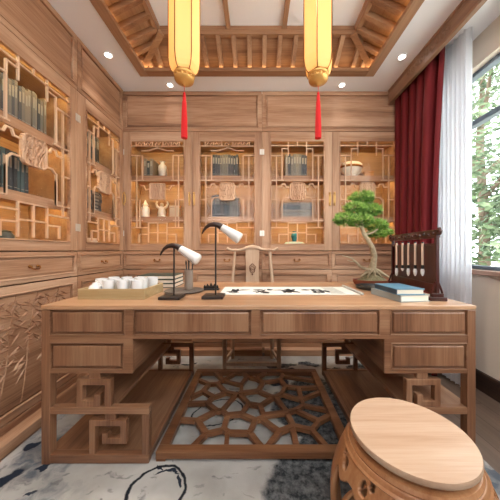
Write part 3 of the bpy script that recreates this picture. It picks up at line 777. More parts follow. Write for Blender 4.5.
# ------------------------------------------------------------------ footrest lattice
ft = thing('footrest', (0, 1.6, RUG), 'low wooden cracked-ice lattice footrest on the rug between the desk pedestals', 'footrest')
fx0, fx1, fy0, fy1, fz0, fz1 = -.50, .49, 1.18, 2.01, RUG+.001, .056
m = MB(); m.box(fx0, fx1, fy0, fy0+.05, .02, fz1); m.box(fx0, fx1, fy1-.05, fy1, .02, fz1)
m.box(fx0, fx0+.05, fy0+.05, fy1-.05, .02, fz1); m.box(fx1-.05, fx1, fy0+.05, fy1-.05, .02, fz1)
m.build('frame', lat_floor, ft, bevel=.004, world=True)
for x in (fx0, fx1-.05):
    for y in (fy0+.002, fy1-.052):
        m = MB(); m.box(x+.002, x+.048, y, y+.048, fz0, .0195); m.build('foot', lat_floor, ft, bevel=.002, world=True)
# cracked ice: Voronoi edges of scattered seeds clipped to the frame
sx0, sx1, sy0, sy1 = fx0+.045, fx1-.045, fy0+.045, fy1-.045
rr = random.Random(5); seeds = []
NX, NY = 7, 5
for i in range(NX):
    for j2 in range(NY):
        seeds.append((sx0+(sx1-sx0)*(i+.5+rr.uniform(-.46,.46))/NX, sy0+(sy1-sy0)*(j2+.5+rr.uniform(-.46,.46))/NY))
def clip(poly, nx, ny, c):
    out = []
    for p, q in zip(poly, poly[1:]+poly[:1]):
        dp = p[0]*nx+p[1]*ny-c; dq = q[0]*nx+q[1]*ny-c
        if dp <= 0: out.append(p)
        if (dp < 0) != (dq < 0):
            t = dp/(dp-dq); out.append((p[0]+(q[0]-p[0])*t, p[1]+(q[1]-p[1])*t))
    return out
edges = {}
for i, p in enumerate(seeds):
    poly = [(sx0,sy0),(sx1,sy0),(sx1,sy1),(sx0,sy1)]
    for j2, q in enumerate(seeds):
        if i != j2 and poly:
            nx, ny = q[0]-p[0], q[1]-p[1]; poly = clip(poly, nx, ny, (q[0]**2+q[1]**2-p[0]**2-p[1]**2)/2)
    for a, b2 in zip(poly, poly[1:]+poly[:1]):
        k = tuple(sorted(((round(a[0],3),round(a[1],3)),(round(b2[0],3),round(b2[1],3)))))
        edges[k] = (a, b2)
m = MB()
for k, (a, b2) in edges.items():
    on = lambda p: abs(p[0]-sx0) < 1e-4 or abs(p[0]-sx1) < 1e-4 or abs(p[1]-sy0) < 1e-4 or abs(p[1]-sy1) < 1e-4
    if math.hypot(a[0]-b2[0], a[1]-b2[1]) < .01: continue
    if on(a) and on(b2) and (abs(a[0]-b2[0]) < 1e-4 or abs(a[1]-b2[1]) < 1e-4): continue
    jz = rr.uniform(.036,.042); m.bar((a[0],a[1],jz),(b2[0],b2[1],jz+.0004), rr.uniform(.024,.034), .024, ext=.008)
m.build('lattice', lat_floor, ft, world=True, bevel=.002)

# ------------------------------------------------------------------ chair behind the desk
CX = -.045
ch = thing('armchair', (CX, 2.2, RUG), 'pale wooden chair with curved yoke crest rail and carved splat behind the desk', 'chair')
yb = 2.325; yf = 2.075
def loc(o): return o
for s in (-1, 1):
    m = MB(); m.box(CX+s*.235-.018, CX+s*.235+.018, yf-.018, yf+.018, b0, .46); m.build('leg', chair_m, ch, bevel=.006, world=True)
    m = MB()   # rear leg running up into the curved back post
    m.tube([(CX+s*.19,yb-.01,b0),(CX+s*.19,yb-.01,.46),(CX+s*.197,yb-.006,.62),(CX+s*.192,yb+.004,.78),(CX+s*.178,yb+.014,.92),(CX+s*.170,yb+.012,1.045)], [.018,.018,.017,.0155,.014,.0125], 12)
    m.build('leg', chair_m, ch, smooth=50, world=True)
    m = MB(); m.tube([(CX+s*.235,yf,.46),(CX+s*.237,yf+.005,.55),(CX+s*.24,yf+.012,.655)], [.016,.014,.012], 10); m.build('arm_post', chair_m, ch, smooth=50, world=True)
    m = MB(); m.tube([(CX+s*.195,yb-.004,.69),(CX+s*.235,yb-.09,.68),(CX+s*.25,yf+.08,.668),(CX+s*.24,yf-.005,.66)], .013, 10); m.build('armrest', chair_m, ch, smooth=50, world=True)
    m = MB(); m.bar((CX+s*.235,yf,.085),(CX+s*.19,yb-.01,.085),.02,.028); m.build('stretcher', chair_m, ch, bevel=.003, world=True)
m = MB(); m.prism([(CX-.255,yf-.03),(CX+.255,yf-.03),(CX+.21,yb-.03),(CX-.21,yb-.03)], lambda a,b2,d: (a,b2,d), .46, .49); m.build('seat', chair_m, ch, bevel=.006, world=True)
m = MB(); m.bar((CX-.235,yf,.065),(CX+.235,yf,.065),.03,.03); m.build('stretcher', chair_m, ch, bevel=.003, world=True)
m = MB(); m.bar((CX-.235,yf,.44),(CX+.235,yf,.44),.02,.04); m.build('apron', chair_m, ch, bevel=.003, world=True)
m = MB(); pts = []; rad = []
for i in range(25):
    u = -1+2*i/24; x = CX+u*.245
    z = 1.078-.042*abs(u)**1.2*(1 if abs(u) < .78 else 1) + (.035*((abs(u)-.78)/.22)**1.5 if abs(u) > .78 else 0) - (.008 if .3 < abs(u) < .6 else 0)
    pts.append((x, yb+.014-.03*abs(u)**2, z)); rad.append(.0125+.010*max(0, 1-abs(u)/.45))
m.tube(pts, rad, 12); m.build('crest_rail', chair_m, ch, smooth=60, world=True)
m = MB()
sp_ = [(-.075,.49),(.075,.49),(.07,.65),(.062,.8),(.062,.92),(.068,1.06),(-.068,1.06),(-.062,.92),(-.062,.8),(-.07,.65)]
m.prism([(CX+a,b2) for a,b2 in sp_], lambda a,b2,d: (a, yb+.01+d+.012*math.sin((b2-.5)*5), b2), -.007, .007)
spl = m.build('splat', chair_m, ch, bevel=.002, world=True)
m = MB()
cz = .865
dk = plain('carved shadow wood', lin(112,72,50), .6)
out = []
for i in range(33):
    t = 2*PI*i/32; r_ = .034*(1+.12*math.cos(5*t)); out.append((CX+r_*.85*math.sin(t), yb-.006, cz+.008+r_*1.15*math.cos(t)))
m.tube(out, .0035, 6)
m.tube([(CX-.016,yb-.006,cz-.012),(CX-.02,yb-.006,cz+.012),(CX,yb-.006,cz+.03),(CX+.02,yb-.006,cz+.012),(CX+.016,yb-.006,cz-.012)], .0035, 6)
m.tube([(CX-.012,yb-.006,cz+.005),(CX+.012,yb-.006,cz-.01)], .003, 6); m.sphere((CX,yb-.006,cz-.05), .008)
m.build('carved_medallion', dk, spl, smooth=50, world=True)

# ------------------------------------------------------------------ stool
SX, SY = .503, .796
st = thing('stool', (SX, SY, RUG+.004), 'round wooden drum stool with pale top in the right foreground', 'stool')
sb = RUG+.0005-RUG
m = MB(); m.lathe([(.02,.418),(.174,.418),(.181,.423),(.1825,.434),(.180,.440),(.10,.4405),(.0005,.4405)], n=72); m.build('stool_top', stool_top_m, st, smooth=35)
m = MB(); m.lathe([(.12,.4175),(.163,.4175),(.164,.410),(.164,.405),(.180,.402),(.186,.393),(.184,.382),(.12,.382)], n=64, caps=False); m.build('waist', stool_m, st, smooth=35)
# drum wall with openings
NT, NZ = 480, 120
zt, zb = .384, sb+.0
def rad(z):
    t = (zt-z)/(zt-zb)
    return .178+.060*math.sin(min(1, t/.50)*PI/2)**.9 - .040*max(0, t-.55)**1.5*2.2
KL = 5; PH = R(158)
def openf(th, z):
    a = ((th-PH)*KL/(2*PI)+.5) % 1.0; d = (a-.5)*360/KL       # degrees from the nearest leg
    ad = abs(d)
    if ad > 13 and .045 < z < .300-.030*max(0, 1-(ad-13)/5)**2+.012*math.cos(R((ad-13)*16)): return True
    for hd, hz, ha, hb in ((18.0,.354,2.7,.0135),(24.5,.335,3.8,.019)):
        if ((ad-hd)/ha)**2+((z-hz)/hb)**2 < 1: return True
    return False
m = MB(); vs = []; fs = []
for i in range(NZ+1):
    z = zt+(zb-zt)*i/NZ; r_ = rad(z)
    for k in range(NT): t = 2*PI*k/NT; vs.append((r_*math.cos(t), r_*math.sin(t), z))
for i in range(NZ):
    for k in range(NT):
        z = zt+(zb-zt)*(i+.5)/NZ; t = 2*PI*(k+.5)/NT
        if openf(t, z): continue
        fs.append((i*NT+k, (i+1)*NT+k, (i+1)*NT+(k+1) % NT, i*NT+(k+1) % NT))
m.add(vs, fs)
o = m.build('drum_body', stool_m, st, smooth=60, solid=.022)
m = MB(); rz_ = [(.240,.05)]
for zc in (.372,):
    m.lathe([(rad(zc)+.010,zc+.006),(rad(zc)+.016,zc),(rad(zc)+.012,zc-.006)], n=72, caps=False)
m.build('bead', stool_m, st, smooth=50)

# ------------------------------------------------------------------ things on the desk
D = DZ+.0006
# tea tray
tr = thing('tray', (-.797, 1.44, D), 'rectangular bamboo tray holding the white tea set on the left of the desk', 'tray')
m = MB(); a, b2, c, d = -.182, .184, -.13, .13
m.box(a,b2,c,d,0,.008); m.build('tray_base', tray_m, tr)
m = MB(); m.box(a,b2,c,c+.012,.008,.056); m.box(a,b2,d-.012,d,.008,.056); m.box(a,a+.012,c+.012,d-.012,.008,.056); m.box(b2-.012,b2,c+.012,d-.012,.008,.056)
m.build('rim', tray_m, tr, bevel=.002)
CZ = D+.0086
def cup_proto():
    m = MB(); m.lathe([(.017,0),(.018,.004),(.019,.008),(.026,.022),(.029,.05),(.030,.080),(.0278,.080),(.0265,.05),(.022,.024),(.0005,.018)], n=24); return m.mesh('cup', porcelain, 50)
cm = cup_proto()
cups = []; clab = []
for rw, (y, x0, n) in enumerate(((1.352,-.836,3),(1.428,-.925,4),(1.510,-.90,4))):
    for k in range(n):
        cups.append((x0+.081*k+(.012 if rw == 3 else 0), y, 0))
        clab.append('white teacup in the %s row of the tea tray, %s' % (['front','middle','back'][rw], ['leftmost of its row','second from the left','third from the left','rightmost of its row'][k if k < n-1 else 3]))
for (x, y, _), lb in zip(cups, clab):
    o = bpy.data.objects.new('teacup', cm); col.objects.link(o); o.location = (x, y, CZ); o.scale = (1.06,1.06,1.14); tag(o, lb, 'cup', 'white teacups on the bamboo tray')
tp = thing('teapot', (-.912, 1.364, CZ), 'small white teapot at the front left of the bamboo tray', 'teapot')
m = MB(); m.lathe([(.022,0),(.024,.004),(.036,.02),(.040,.04),(.034,.058),(.022,.066)], n=24); m.build('body', porcelain, tp, smooth=50)
m = MB(); m.lathe([(.023,.0665),(.018,.074),(.006,.078),(.008,.086),(.003,.09)], n=18); m.build('lid', porcelain, tp, smooth=50)
m = MB(); m.tube([(.026,-.018,.03),(.038,-.024,.045),(.044,-.028,.062)], [.009,.007,.005], 10); m.build('spout', porcelain, tp, smooth=50)
m = MB(); m.tube([(-.030,.012,.055),(-.041,.016,.057),(-.044,.018,.04),(-.034,.014,.024)], .004, 8); m.build('handle', porcelain, tp, smooth=50)
# stacked volumes behind the tray
sw = [(.275,.22,.030),(.27,.215,.028),(.265,.21,.028)]; z = D
for i, (a, b2, h) in enumerate(sw):
    lb = ['dark green bound volume at the bottom of the stack behind the tea tray','dark green bound volume in the middle of the stack behind the tea tray','dark green bound volume on top of the stack behind the tea tray'][i]
    t = thing('book', (-.725+.002*i, 1.815, z), lb, 'book', 'green volumes stacked behind the tea tray')
    m = MB(); m.box(-a/2,a/2,-b2/2,b2/2,0,.004); m.box(-a/2,a/2,-b2/2,b2/2,h-.004,h); m.box(-a/2,-a/2+.004,-b2/2,b2/2,.004,h-.004); m.build('cover', green_cover, t, bevel=.001)
    m = MB(); m.box(-a/2+.004,a/2-.004,-b2/2+.004,b2/2-.004,.0042,h-.0042); m.build('pages', pages_m, t)
    z += h+.0006
# horn lamps
def horn_lamp(x, y, top, label, seed):
    t = thing('desk_lamp', (x, y, D), label, 'lamp', 'dark stemmed desk lamps with white cone shades')
    m = MB(); m.box(-.058,.058,-.058,.058,0,.016); m.build('base', iron, t, bevel=.003)
    hz = top-D
    m = MB(); m.tube([(.01,0,.016),(.01,0,hz)], .0048, 10); m.build('stem', iron, t, smooth=50)
    m = MB(); m.tube([(-.068,0,hz-.045),(-.060,0,hz-.028),(-.045,0,hz-.008),(-.025,0,hz+.006),(0,0,hz+.010),(.028,0,hz+.004),(.052,0,hz-.010)], [.003,.006,.009,.012,.0145,.017,.0195], 14); m.build('horn_arm', horn, t, smooth=60)
    m = MB()
    ax = Vector((.84,-.05,-.54)).normalized(); p0 = Vector((.046,0,hz-.007))
    m.tube([p0, p0+ax*.03, p0+ax*.07, p0+ax*.100, p0+ax*.118, p0+ax*.124], [.0195,.0225,.028,.032,.0325,.026], 24); m.build('lamp_shade', shade_m, t, smooth=70)
    return t
horn_lamp(-.475, 1.345, 1.065, 'shorter horn-shaped desk lamp with white shade beside the tea tray', 1)
horn_lamp(-.245, 1.364, 1.186, 'taller horn-shaped desk lamp with white shade beside the calligraphy scroll', 2)
# round slate dish with the brush pot on it
t = tag(empty('dish', (-.47, 1.555, D)), 'thin round slate dish under the brush pot', 'dish')
m = MB(); m.lathe([(.10,0),(.118,.004),(.124,.010),(.122,.012),(.10,.0085),(.0005,.0085)], n=48); m.build('plate', slate_dish, t, smooth=40)
PZ = D+.0093
t = thing('brush_pot', (-.455, 1.60, PZ), 'grey cylindrical brush pot holding dark brushes behind the shorter lamp', 'brush pot')
m = MB(); m.lathe([(.026,0),(.028,.004),(.027,.06),(.028,.125),(.030,.13),(.026,.13),(.0245,.06),(.0245,.01),(.0005,.01)], n=28); m.build('pot', plain('grey pot', lin(140,122,108), .5), t, smooth=50)
for i, (a, b2, tx, ty, L_) in enumerate(((-.010,.004,-.06,.05,.19),(.002,-.008,.01,-.04,.215),(.010,.006,.09,.02,.18))):
    o = thing('writing_brush', (-.455+a, 1.60+b2, PZ+.0115), ['dark writing brush leaning left in the brush pot','tallest dark writing brush standing in the middle of the brush pot','dark writing brush leaning right in the brush pot'][i], 'brush')
    m = MB(); m.tube([(0,0,0),(tx*L_*.8,ty*L_*.5,L_*.8)], .0042, 8); m.build('shaft', black_m, o, smooth=50)
    m = MB(); p = Vector((tx*L_*.8,ty*L_*.5,L_*.8)); m.tube([p,p+Vector((tx*.02,0,.012)),p+Vector((tx*.04,0,.03))], [.0055,.007,.0015], 8); m.build('tip', plain('dark bristle', lin(60,44,36), .9), o, smooth=50)
# black brush rest
t = thing('brush_rest', (-.31, 1.62, D), 'small black carved brush rest between lamp stem and scroll', 'brush rest')
m = MB(); m.box(-.055,.055,-.02,.02,0,.010); m.build('base', black_m, t, bevel=.002)
m = MB(); pk = []
prof = [(-.05,.010),(.05,.010),(.05,.024),(.042,.036),(.034,.024),(.024,.044),(.012,.026),(0,.05),(-.012,.026),(-.024,.044),(-.034,.024),(-.042,.036),(-.05,.024)]
m.prism(prof, lambda a,b2,d: (a,d,b2), .006, -.006); m.build('peaks', black_m, t, bevel=.002)
# scroll with four characters
sc_ = thing('calligraphy_scroll', (.2, 1.595, D), 'long white calligraphy scroll with black brush characters unrolled across the desk', 'scroll')
S0, S1, SYa, SYb = -.232, .625, 1.44, 1.75
m = MB(); m.box(S0, S1, SYa, SYb, D, D+.0012); m.build('paper', paper_m, sc_, world=True)
m = MB(); m.box(.455, .545, SYa+.03, SYb-.03, D+.0013, D+.0018); m.build('silk_panel', silk_m, sc_, world=True)
m = MB()
for y in (SYa+.006, SYb-.010): m.box(S0+.006, S1-.006, y, y+.004, D+.0013, D+.0018)
m.build('border', plain('border line', lin(190,184,160), .8), sc_, world=True)
m = MB(); m.tube([(S1+.004,SYa-.01,D+.0085),(S1+.004,SYb+.01,D+.0085)], .008, 12); m.build('roller', silk_m, sc_, smooth=50, world=True)
def strokes(cx, cy, sx, sy, ss):
    m = MB()
    for pts in ss:
        n = len(pts); P = [Vector((cx+p[0]*sx, cy+p[1]*sy, 0)) for p in pts]; W = [p[2]*.95*sx for p in pts]
        top = []; bot = []
        for i in range(n):
            d = (P[min(i+1,n-1)]-P[max(i-1,0)]).normalized(); nn = Vector((-d.y,d.x,0)); top.append(P[i]+nn*W[i]); bot.append(P[i]-nn*W[i])
        z0, z1 = D+.0013, D+.0021
        vs = [(p.x,p.y,z1) for p in top]+[(p.x,p.y,z1) for p in bot]+[(p.x,p.y,z0) for p in top]+[(p.x,p.y,z0) for p in bot]
        fs = []
        for i in range(n-1):
            fs += [(i, n+i, n+i+1, i+1), (2*n+i, i, i+1, 2*n+i+1), (n+i, 3*n+i, 3*n+i+1, n+i+1)]
        m.add(vs, fs)
    return m
cy = 1.575
ch1 = [[(-.35,.55,.05),(-.15,.3,.22),(-.3,-.15,.1)],[(.12,.6,.06),(.1,.1,.2),(.0,-.45,.16)],[(-.75,-.1,.08),(-.35,-.25,.2),(.05,.0,.1)],[(.1,.12,.08),(.6,.28,.2),(1.2,.32,.04)],[(-.5,-.45,.06),(-.1,-.62,.16),(.35,-.5,.04)]]
ch2 = [[(-.7,.35,.1),(-.3,.3,.26),(.1,.38,.1)],[(.55,.6,.08),(.75,.35,.3),(.7,.1,.1)],[(.35,.35,.06),(0,-.1,.2),(-.5,-.6,.06)],[(-.35,.0,.1),(.1,-.25,.22),(.6,-.55,.2)],[(-.1,-.5,.08),(.25,-.62,.2),(.6,-.72,.05)],[(-.75,-.2,.05),(-.45,-.1,.16),(-.2,.05,.05)]]
ch3 = [[(-1.2,.2,.04),(-.6,.25,.2),(-.1,.1,.16)],[(.15,.65,.1),(.15,.1,.34),(.05,-.6,.16)],[(-.45,.0,.1),(-.15,-.3,.26),(-.4,-.6,.06)],[(.7,.5,.08),(.4,.15,.26),(.2,.0,.1)],[(.25,-.05,.12),(.6,-.3,.3),(.95,-.5,.05)],[(-.2,.45,.06),(.0,.35,.22),(.25,.42,.06)]]
ch4 = [[(-1.0,.3,.1),(-.65,.3,.32),(-.3,.25,.1)],[(-.25,.35,.06),(.2,.5,.16),(.7,.4,.06)],[(.0,.5,.1),(-.02,.0,.2),(-.1,-.6,.08)],[(.55,.45,.1),(.6,.0,.2),(.55,-.55,.14)],[(.05,.05,.08),(.3,.1,.18),(.55,.05,.08)],[(.05,-.3,.08),(.3,-.28,.2),(.55,-.32,.08)],[(-.35,-.55,.05),(.1,-.62,.2),(.6,-.55,.08)],[(.9,.15,.1),(1.0,-.15,.24),(1.05,-.5,.05)]]
for cx, c_ in ((-.14,ch1),(.03,ch2),(.20,ch3),(.375,ch4)):
    strokes(cx, cy, .078, .125, c_).build('character', ink_m, sc_, world=True)
# bonsai
bo = thing('bonsai', (.90, 1.90, D), 'green bonsai pine with curved pale trunk in a low red-brown pot', 'bonsai')
PX, PY = .90, 1.90
m = MB(); m.lathe([(.125,0),(.13,.006),(.14,.030),(.142,.036),(.132,.036),(.125,.026),(.0005,.024)], c=(PX,PY,D), n=40, sy=.66); m.build('pot', pot_m, bo, smooth=40, world=True)
m = MB(); vs = []; fs = []; rg = random.Random(4)
NR, NA = 12, 40
for i in range(NR+1):
    r_ = i/NR
    for k in range(NA):
        a = 2*PI*k/NA
        hgt = .10*max(0, 1-r_)**1.6 + .010*math.sin(a*7+r_*5)*r_*(1-r_)*3 + .004*rg.random()
        vs.append((PX+.012+.125*r_*math.cos(a), PY+.08*r_*math.sin(a), D+.027+max(0,hgt)))
for i in range(NR):
    for k in range(NA): fs.append((i*NA+k, (i+1)*NA+k, (i+1)*NA+(k+1) % NA, i*NA+(k+1) % NA))
m.add(vs, fs); m.build('root_mound', moss, bo, smooth=60, world=True)
def px2(x, y, Y): return Vector(((x-257)/240*Y, Y, 1.05-(y-250)/240*Y))
tk = [px2(371.5,270.5,1.9), px2(373.2,264,1.895), px2(374.3,256,1.89), px2(372.5,248,1.885), px2(368.5,241,1.885), px2(364.5,235,1.89), px2(362,228,1.895), px2(361.5,218,1.9), px2(362,205,1.9)]
m = MB(); m.tube(tk, [.032,.024,.021,.019,.0175,.016,.014,.010,.005], 12)
m.tube([tk[5], px2(372,233,1.87), px2(378,229,1.86)], [.010,.007,.004], 8); m.tube([tk[6], px2(352,222,1.87), px2(346,220,1.86)], [.010,.006,.003], 8)
for dx, dy in ((-13,10),(-6,12),(8,12),(15,10),(2,13)): m.tube([tk[0]+Vector((0,-.01,.02)), tk[0]+Vector((dx*.004,-.025,-.012)), tk[0]+Vector((dx*.008,-.035,-.05))], [.018,.012,.005], 8)
m.build('trunk', bark, bo, smooth=60, world=True)
m = MB(); m.tube([px2(370,270,1.87), px2(364,268.5,1.86), px2(359.6,266,1.855), px2(355.5,261.5,1.85), px2(352,258.5,1.85), px2(347,256.8,1.85), px2(342,255.6,1.85)], [.012,.011,.0095,.008,.006,.004,.002], 9)
m.tube([px2(355.5,261.5,1.85), px2(351,261.5,1.86), px2(347,260,1.86)], [.006,.004,.002], 7); m.build('dead_branch', bark, bo, smooth=60, world=True)
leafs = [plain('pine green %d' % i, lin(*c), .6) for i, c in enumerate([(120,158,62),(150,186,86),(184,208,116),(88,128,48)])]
def pad(x, y, w, h, Y, n, seed):
    rg = random.Random(seed); m = MB(); c = px2(x, y, Y); n = int(n*1.5); rx = w*1.06/240*Y/2; rz = h*1.35/240*Y/2; ry = rx*.8
    for i in range(n):
        # tufts on and in an uneven ellipsoid
        a = rg.uniform(0, 2*PI); zz = rg.uniform(-1, 1); q = math.sqrt(1-zz*zz); rr_ = rg.uniform(.55, 1)**.6*(1+.14*math.sin(a*5+zz*4))
        p = c+Vector((rx*rr_*q*math.cos(a), ry*rr_*q*math.sin(a), rz*rr_*zz*(1 if zz > 0 else .75)))
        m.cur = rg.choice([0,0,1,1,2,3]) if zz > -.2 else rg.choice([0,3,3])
        o = (p-c); o = Vector((o.x/rx, o.y/ry, o.z/rz+.5)).normalized()
        for k in range(5):
            d = (o+Vector((rg.uniform(-.9,.9), rg.uniform(-.9,.9), rg.uniform(-.6,.9)))).normalized(); L_ = rg.uniform(.018,.034)
            sd = d.cross(Vector((rg.uniform(-1,1),rg.uniform(-1,1),.3))).normalized()*.0022
            m.add([p-sd, p+sd, p+d*L_], [(0,1,2)])
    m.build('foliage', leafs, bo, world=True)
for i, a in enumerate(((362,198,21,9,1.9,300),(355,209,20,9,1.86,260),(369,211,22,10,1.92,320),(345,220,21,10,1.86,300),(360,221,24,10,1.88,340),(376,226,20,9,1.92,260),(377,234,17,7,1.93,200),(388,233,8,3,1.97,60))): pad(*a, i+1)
# black round dish
m = MB(); m.lathe([(.09,0),(.105,.006),(.11,.022),(.106,.024),(.098,.012),(.0005,.010)], n=44, c=(0,0,0)); o = m.build('dish', plain('black dish', lin(34,36,36), .35), None, smooth=40); o.location = (.80, 1.668, D)
tag(o, 'round black dish on the desk behind the blue book', 'dish')
# two books
def big_book(x, y, z, a, b2, h, rz, cov, spn, label):
    t = thing('book', (x, y, z), label, 'book', None, rz)
    m = MB(); m.box(-a/2,a/2,-b2/2,b2/2,0,.004); m.box(-a/2,a/2,-b2/2,b2/2,h-.004,h); m.build('cover', cov, t, bevel=.001)
    m = MB(); m.box(-a/2,-a/2+.004,-b2/2,b2/2,.004,h-.004); m.build('spine', spn, t)
    m = MB(); m.box(-a/2+.0042,a/2-.006,-b2/2+.005,b2/2-.005,.0042,h-.0042); m.build('pages', pages_m, t)
big_book(.804, 1.366, D, .172, .245, .036, R(9), greyc_m, greyc_m, 'grey-covered book lying under the blue book on the right of the desk')
big_book(.794, 1.352, D+.0366, .152, .215, .031, R(2), blue_m, navy_m, 'blue-covered book lying on top of the grey book')
# brush rack
P0 = Vector((.955, 1.275, 0)); P1 = Vector((1.02, 1.80, 0)); dv = (P1-P0).normalized(); nv = Vector((dv.y, -dv.x, 0))
rk = thing('brush_rack', ((P0.x+P1.x)/2, (P0.y+P1.y)/2, D), 'dark carved wooden brush rack at the right edge of the desk', 'brush rack')
RT = 1.155
for p in (P0, P1):
    m = MB(); q = p+Vector((0,0,D)); m.bar(q-nv*.045+Vector((0,0,.010)), q+nv*.045+Vector((0,0,.010)), .03, .02); m.bar(q-nv*.03+Vector((0,0,.03)), q+nv*.03+Vector((0,0,.03)), .022, .02)
    m.build('foot', rack_m, rk, bevel=.003, world=True)
    m = MB(); m.bar(q+Vector((0,0,.04)), p+Vector((0,0,RT-.02)), .018, .018, up=dv); m.tube([q-nv*.028+Vector((0,0,.038)), q-nv*.018+Vector((0,0,.07)), q-nv*.006+Vector((0,0,.10))], .006, 6); m.tube([q+nv*.028+Vector((0,0,.038)), q+nv*.018+Vector((0,0,.07)), q+nv*.006+Vector((0,0,.10))], .006, 6)
    m.build('post', rack_m, rk, bevel=.002, world=True)
m = MB(); e0 = P0-dv*.012+Vector((0,0,RT-.018)); e1 = P1+dv*.03+Vector((0,0,RT-.018)); m.bar(e0, e1, .022, .044)
for i in range(13):
    q = e0+(e1-e0)*((i+.5)/13); m.sphere(q-nv*.011+Vector((0,0,.004*(-1)**i)), .010, 8, 6)
for q, s in ((e0,-1),(e1,1)):
    m.tube([q, q+dv*s*.014+Vector((0,0,.014)), q+dv*s*.008+Vector((0,0,.030))], [.016,.013,.008], 8)
m.build('top_rail', rack_m, rk, bevel=.002, world=True)
m = MB(); m.bar(P0+Vector((0,0,RT-.075)), P1+Vector((0,0,RT-.075)), .012, .012); m.build('rail', rack_m, rk, world=True)
m = MB(); m.bar(P0+Vector((0,0,D+.06)), P1+Vector((0,0,D+.06)), .014, .05); m.build('rail', rack_m, rk, bevel=.002, world=True)
m = MB(); m.bar(P0+nv*.006+Vector((0,0,(D+.085+RT-.081)/2)), P1+nv*.006+Vector((0,0,(D+.085+RT-.081)/2)), .004, RT-.081-D-.085, ext=-.01); m.build('back_panel', rack_m, rk, world=True)
shaft_m = plain('pale bamboo shaft', lin(222,190,164), .45); tip_m = plain('white bristle', lin(226,224,222), .9)
NB = ['nearest','second nearest','middle','second farthest','farthest']
for i, xx in enumerate((425.5,418,411,405,399)):
    # intersect the view column with the rack line
    k = (xx-257)/240; s_ = (P0.x-k*P0.y)/(k*dv.y-dv.x); q = P0+dv*s_-nv*.016
    Y = q.y
    zt_ = 1.05+(250-243)/240*Y+.01; zl = 1.05-(265-250)/240*Y; zb_ = 1.05-((276 if i not in (3,) else 271)-250)/240*Y
    t = thing('hanging_brush', (q.x, q.y, zb_), 'pale-handled writing brush hanging on the dark rack, %s of five' % NB[i], 'brush', 'brushes hanging on the dark rack')
    m = MB(); m.tube([(q.x,q.y,zl),(q.x,q.y,zt_-.012)], .0062, 10); m.build('shaft', shaft_m, t, smooth=50, world=True)
    m = MB(); m.tube([(q.x,q.y,zt_-.012),(q.x,q.y,zt_-.004)], .005, 8); m.tube([Vector((q.x,q.y,zt_-.006)), Vector((q.x,q.y,RT-.058)), q+nv*.009+Vector((0,0,RT-.066))-Vector((0,0,q.z))], .0014, 6); m.build('loop', black_m, t, smooth=50, world=True)
    m = MB(); m.tube([(q.x,q.y,zl-.022),(q.x,q.y,zl)], [.008,.0075], 10); m.build('ferrule', black_m, t, smooth=50, world=True)
    m = MB(); m.tube([(q.x,q.y,zb_),(q.x,q.y,zb_+.012),(q.x,q.y,(zb_+zl-.022)/2+.008),(q.x,q.y,zl-.022)], [.003,.0085,.0105,.008], 10); m.build('tip', tip_m, t, smooth=60, world=True)

# ------------------------------------------------------------------ curtains and pelmet
PXF = 1.342
pe = thing('curtain_pelmet', (1.5, .8, 2.5), 'long wooden pelmet board with carved scrolls above the curtains', 'pelmet')
m = MB(); m.box(PXF, PXF+.025, FY, BY-.026, 2.53, H-.001); m.box(PXF-.008, PXF, FY, BY-.026, 2.53, 2.546); m.box(PXF-.008, PXF, FY, BY-.026, H-.022, H-.001)
m.build('board', pelmet_m, pe, bevel=.002, world=True)
m = MB(); 
for k in range(9):
    y0 = 2.12-.055*k+.0; 
    pts = [(PXF-.002, y0+.022*(1-i/12)*math.cos(i*.75+k*PI), 2.606+.036*(1-i/12)*math.sin(i*.75)*(-1)**k) for i in range(11)]
    m.tube(pts, .0055, 6)
m.build('carving', plain('carved relief', lin(132,96,72), .5), pe, smooth=50, world=True)
m = MB(); m.box(1.43, 1.45, 1.6, 2.44, 2.656, H-.001)
m.build('rail', white_ceil, pe, smooth=50, world=True)
def curtain(x, y0, y1, z0, z1, folds, amp, seed, gather=0.0):
    rg = random.Random(seed); NU, NV = folds*14, 26
    ph = [rg.uniform(-.5,.5) for _ in range(folds+1)]; am = [rg.uniform(.7,1.15) for _ in range(folds+1)]
    vs = []; fs = []
    for j in range(NV+1):
        v = j/NV; z = z1+(z0-z1)*v
        for i in range(NU+1):
            u = i/NU; k = u*folds; n_ = min(int(k), folds-1); f = k-n_
            a = am[n_]*(1-f)+am[n_+1]*f; p = ph[n_]*(1-f)+ph[n_+1]*f
            w = amp*a*math.sin(2*PI*k+p+.3*math.sin(v*3+n_))*(1-.25*v)
            yy = y0+(y1-y0)*u; yy += (y1-yy)*gather*math.sin(min(1,v*1.6)*PI/2)
            if amp > .04:     # round pleats with tight grooves between them
                w = amp*a*math.tanh(2.6*math.sin(2*PI*k+p)+.5)/1.0; yy -= .10*(y1-y0)/folds*math.sin(4*PI*k+2*p)
            else: yy += .35*amp*math.sin(4*PI*k+p)
            vs.append((x+w, yy, z))
    for j in range(NV):
        for i in range(NU): fs.append((j*(NU+1)+i, j*(NU+1)+i+1, (j+1)*(NU+1)+i+1, (j+1)*(NU+1)+i))
    m = MB(); m.add(vs, fs); return m
rc = thing('curtain', (1.40, 2.12, .02), 'dark red velvet curtain hanging at the right end of the back wall', 'curtain')
red = plain('red velvet', lin(106,7,13), .85, bump=.1, bscale=300)
curtain(1.438, 1.875, 2.425, .02, 2.65, 5, .050, 3, .16).build('drape', red, rc, smooth=80, world=True, solid=.003)
m = MB(); m.box(1.42, 1.455, 1.87, 2.41, 2.640, 2.654); m.build('heading_band', red, rc, bevel=.003, world=True)
sc2 = thing('curtain', (1.51, 1.85, .02), 'sheer white curtain hanging between the red curtain and the window', 'curtain')
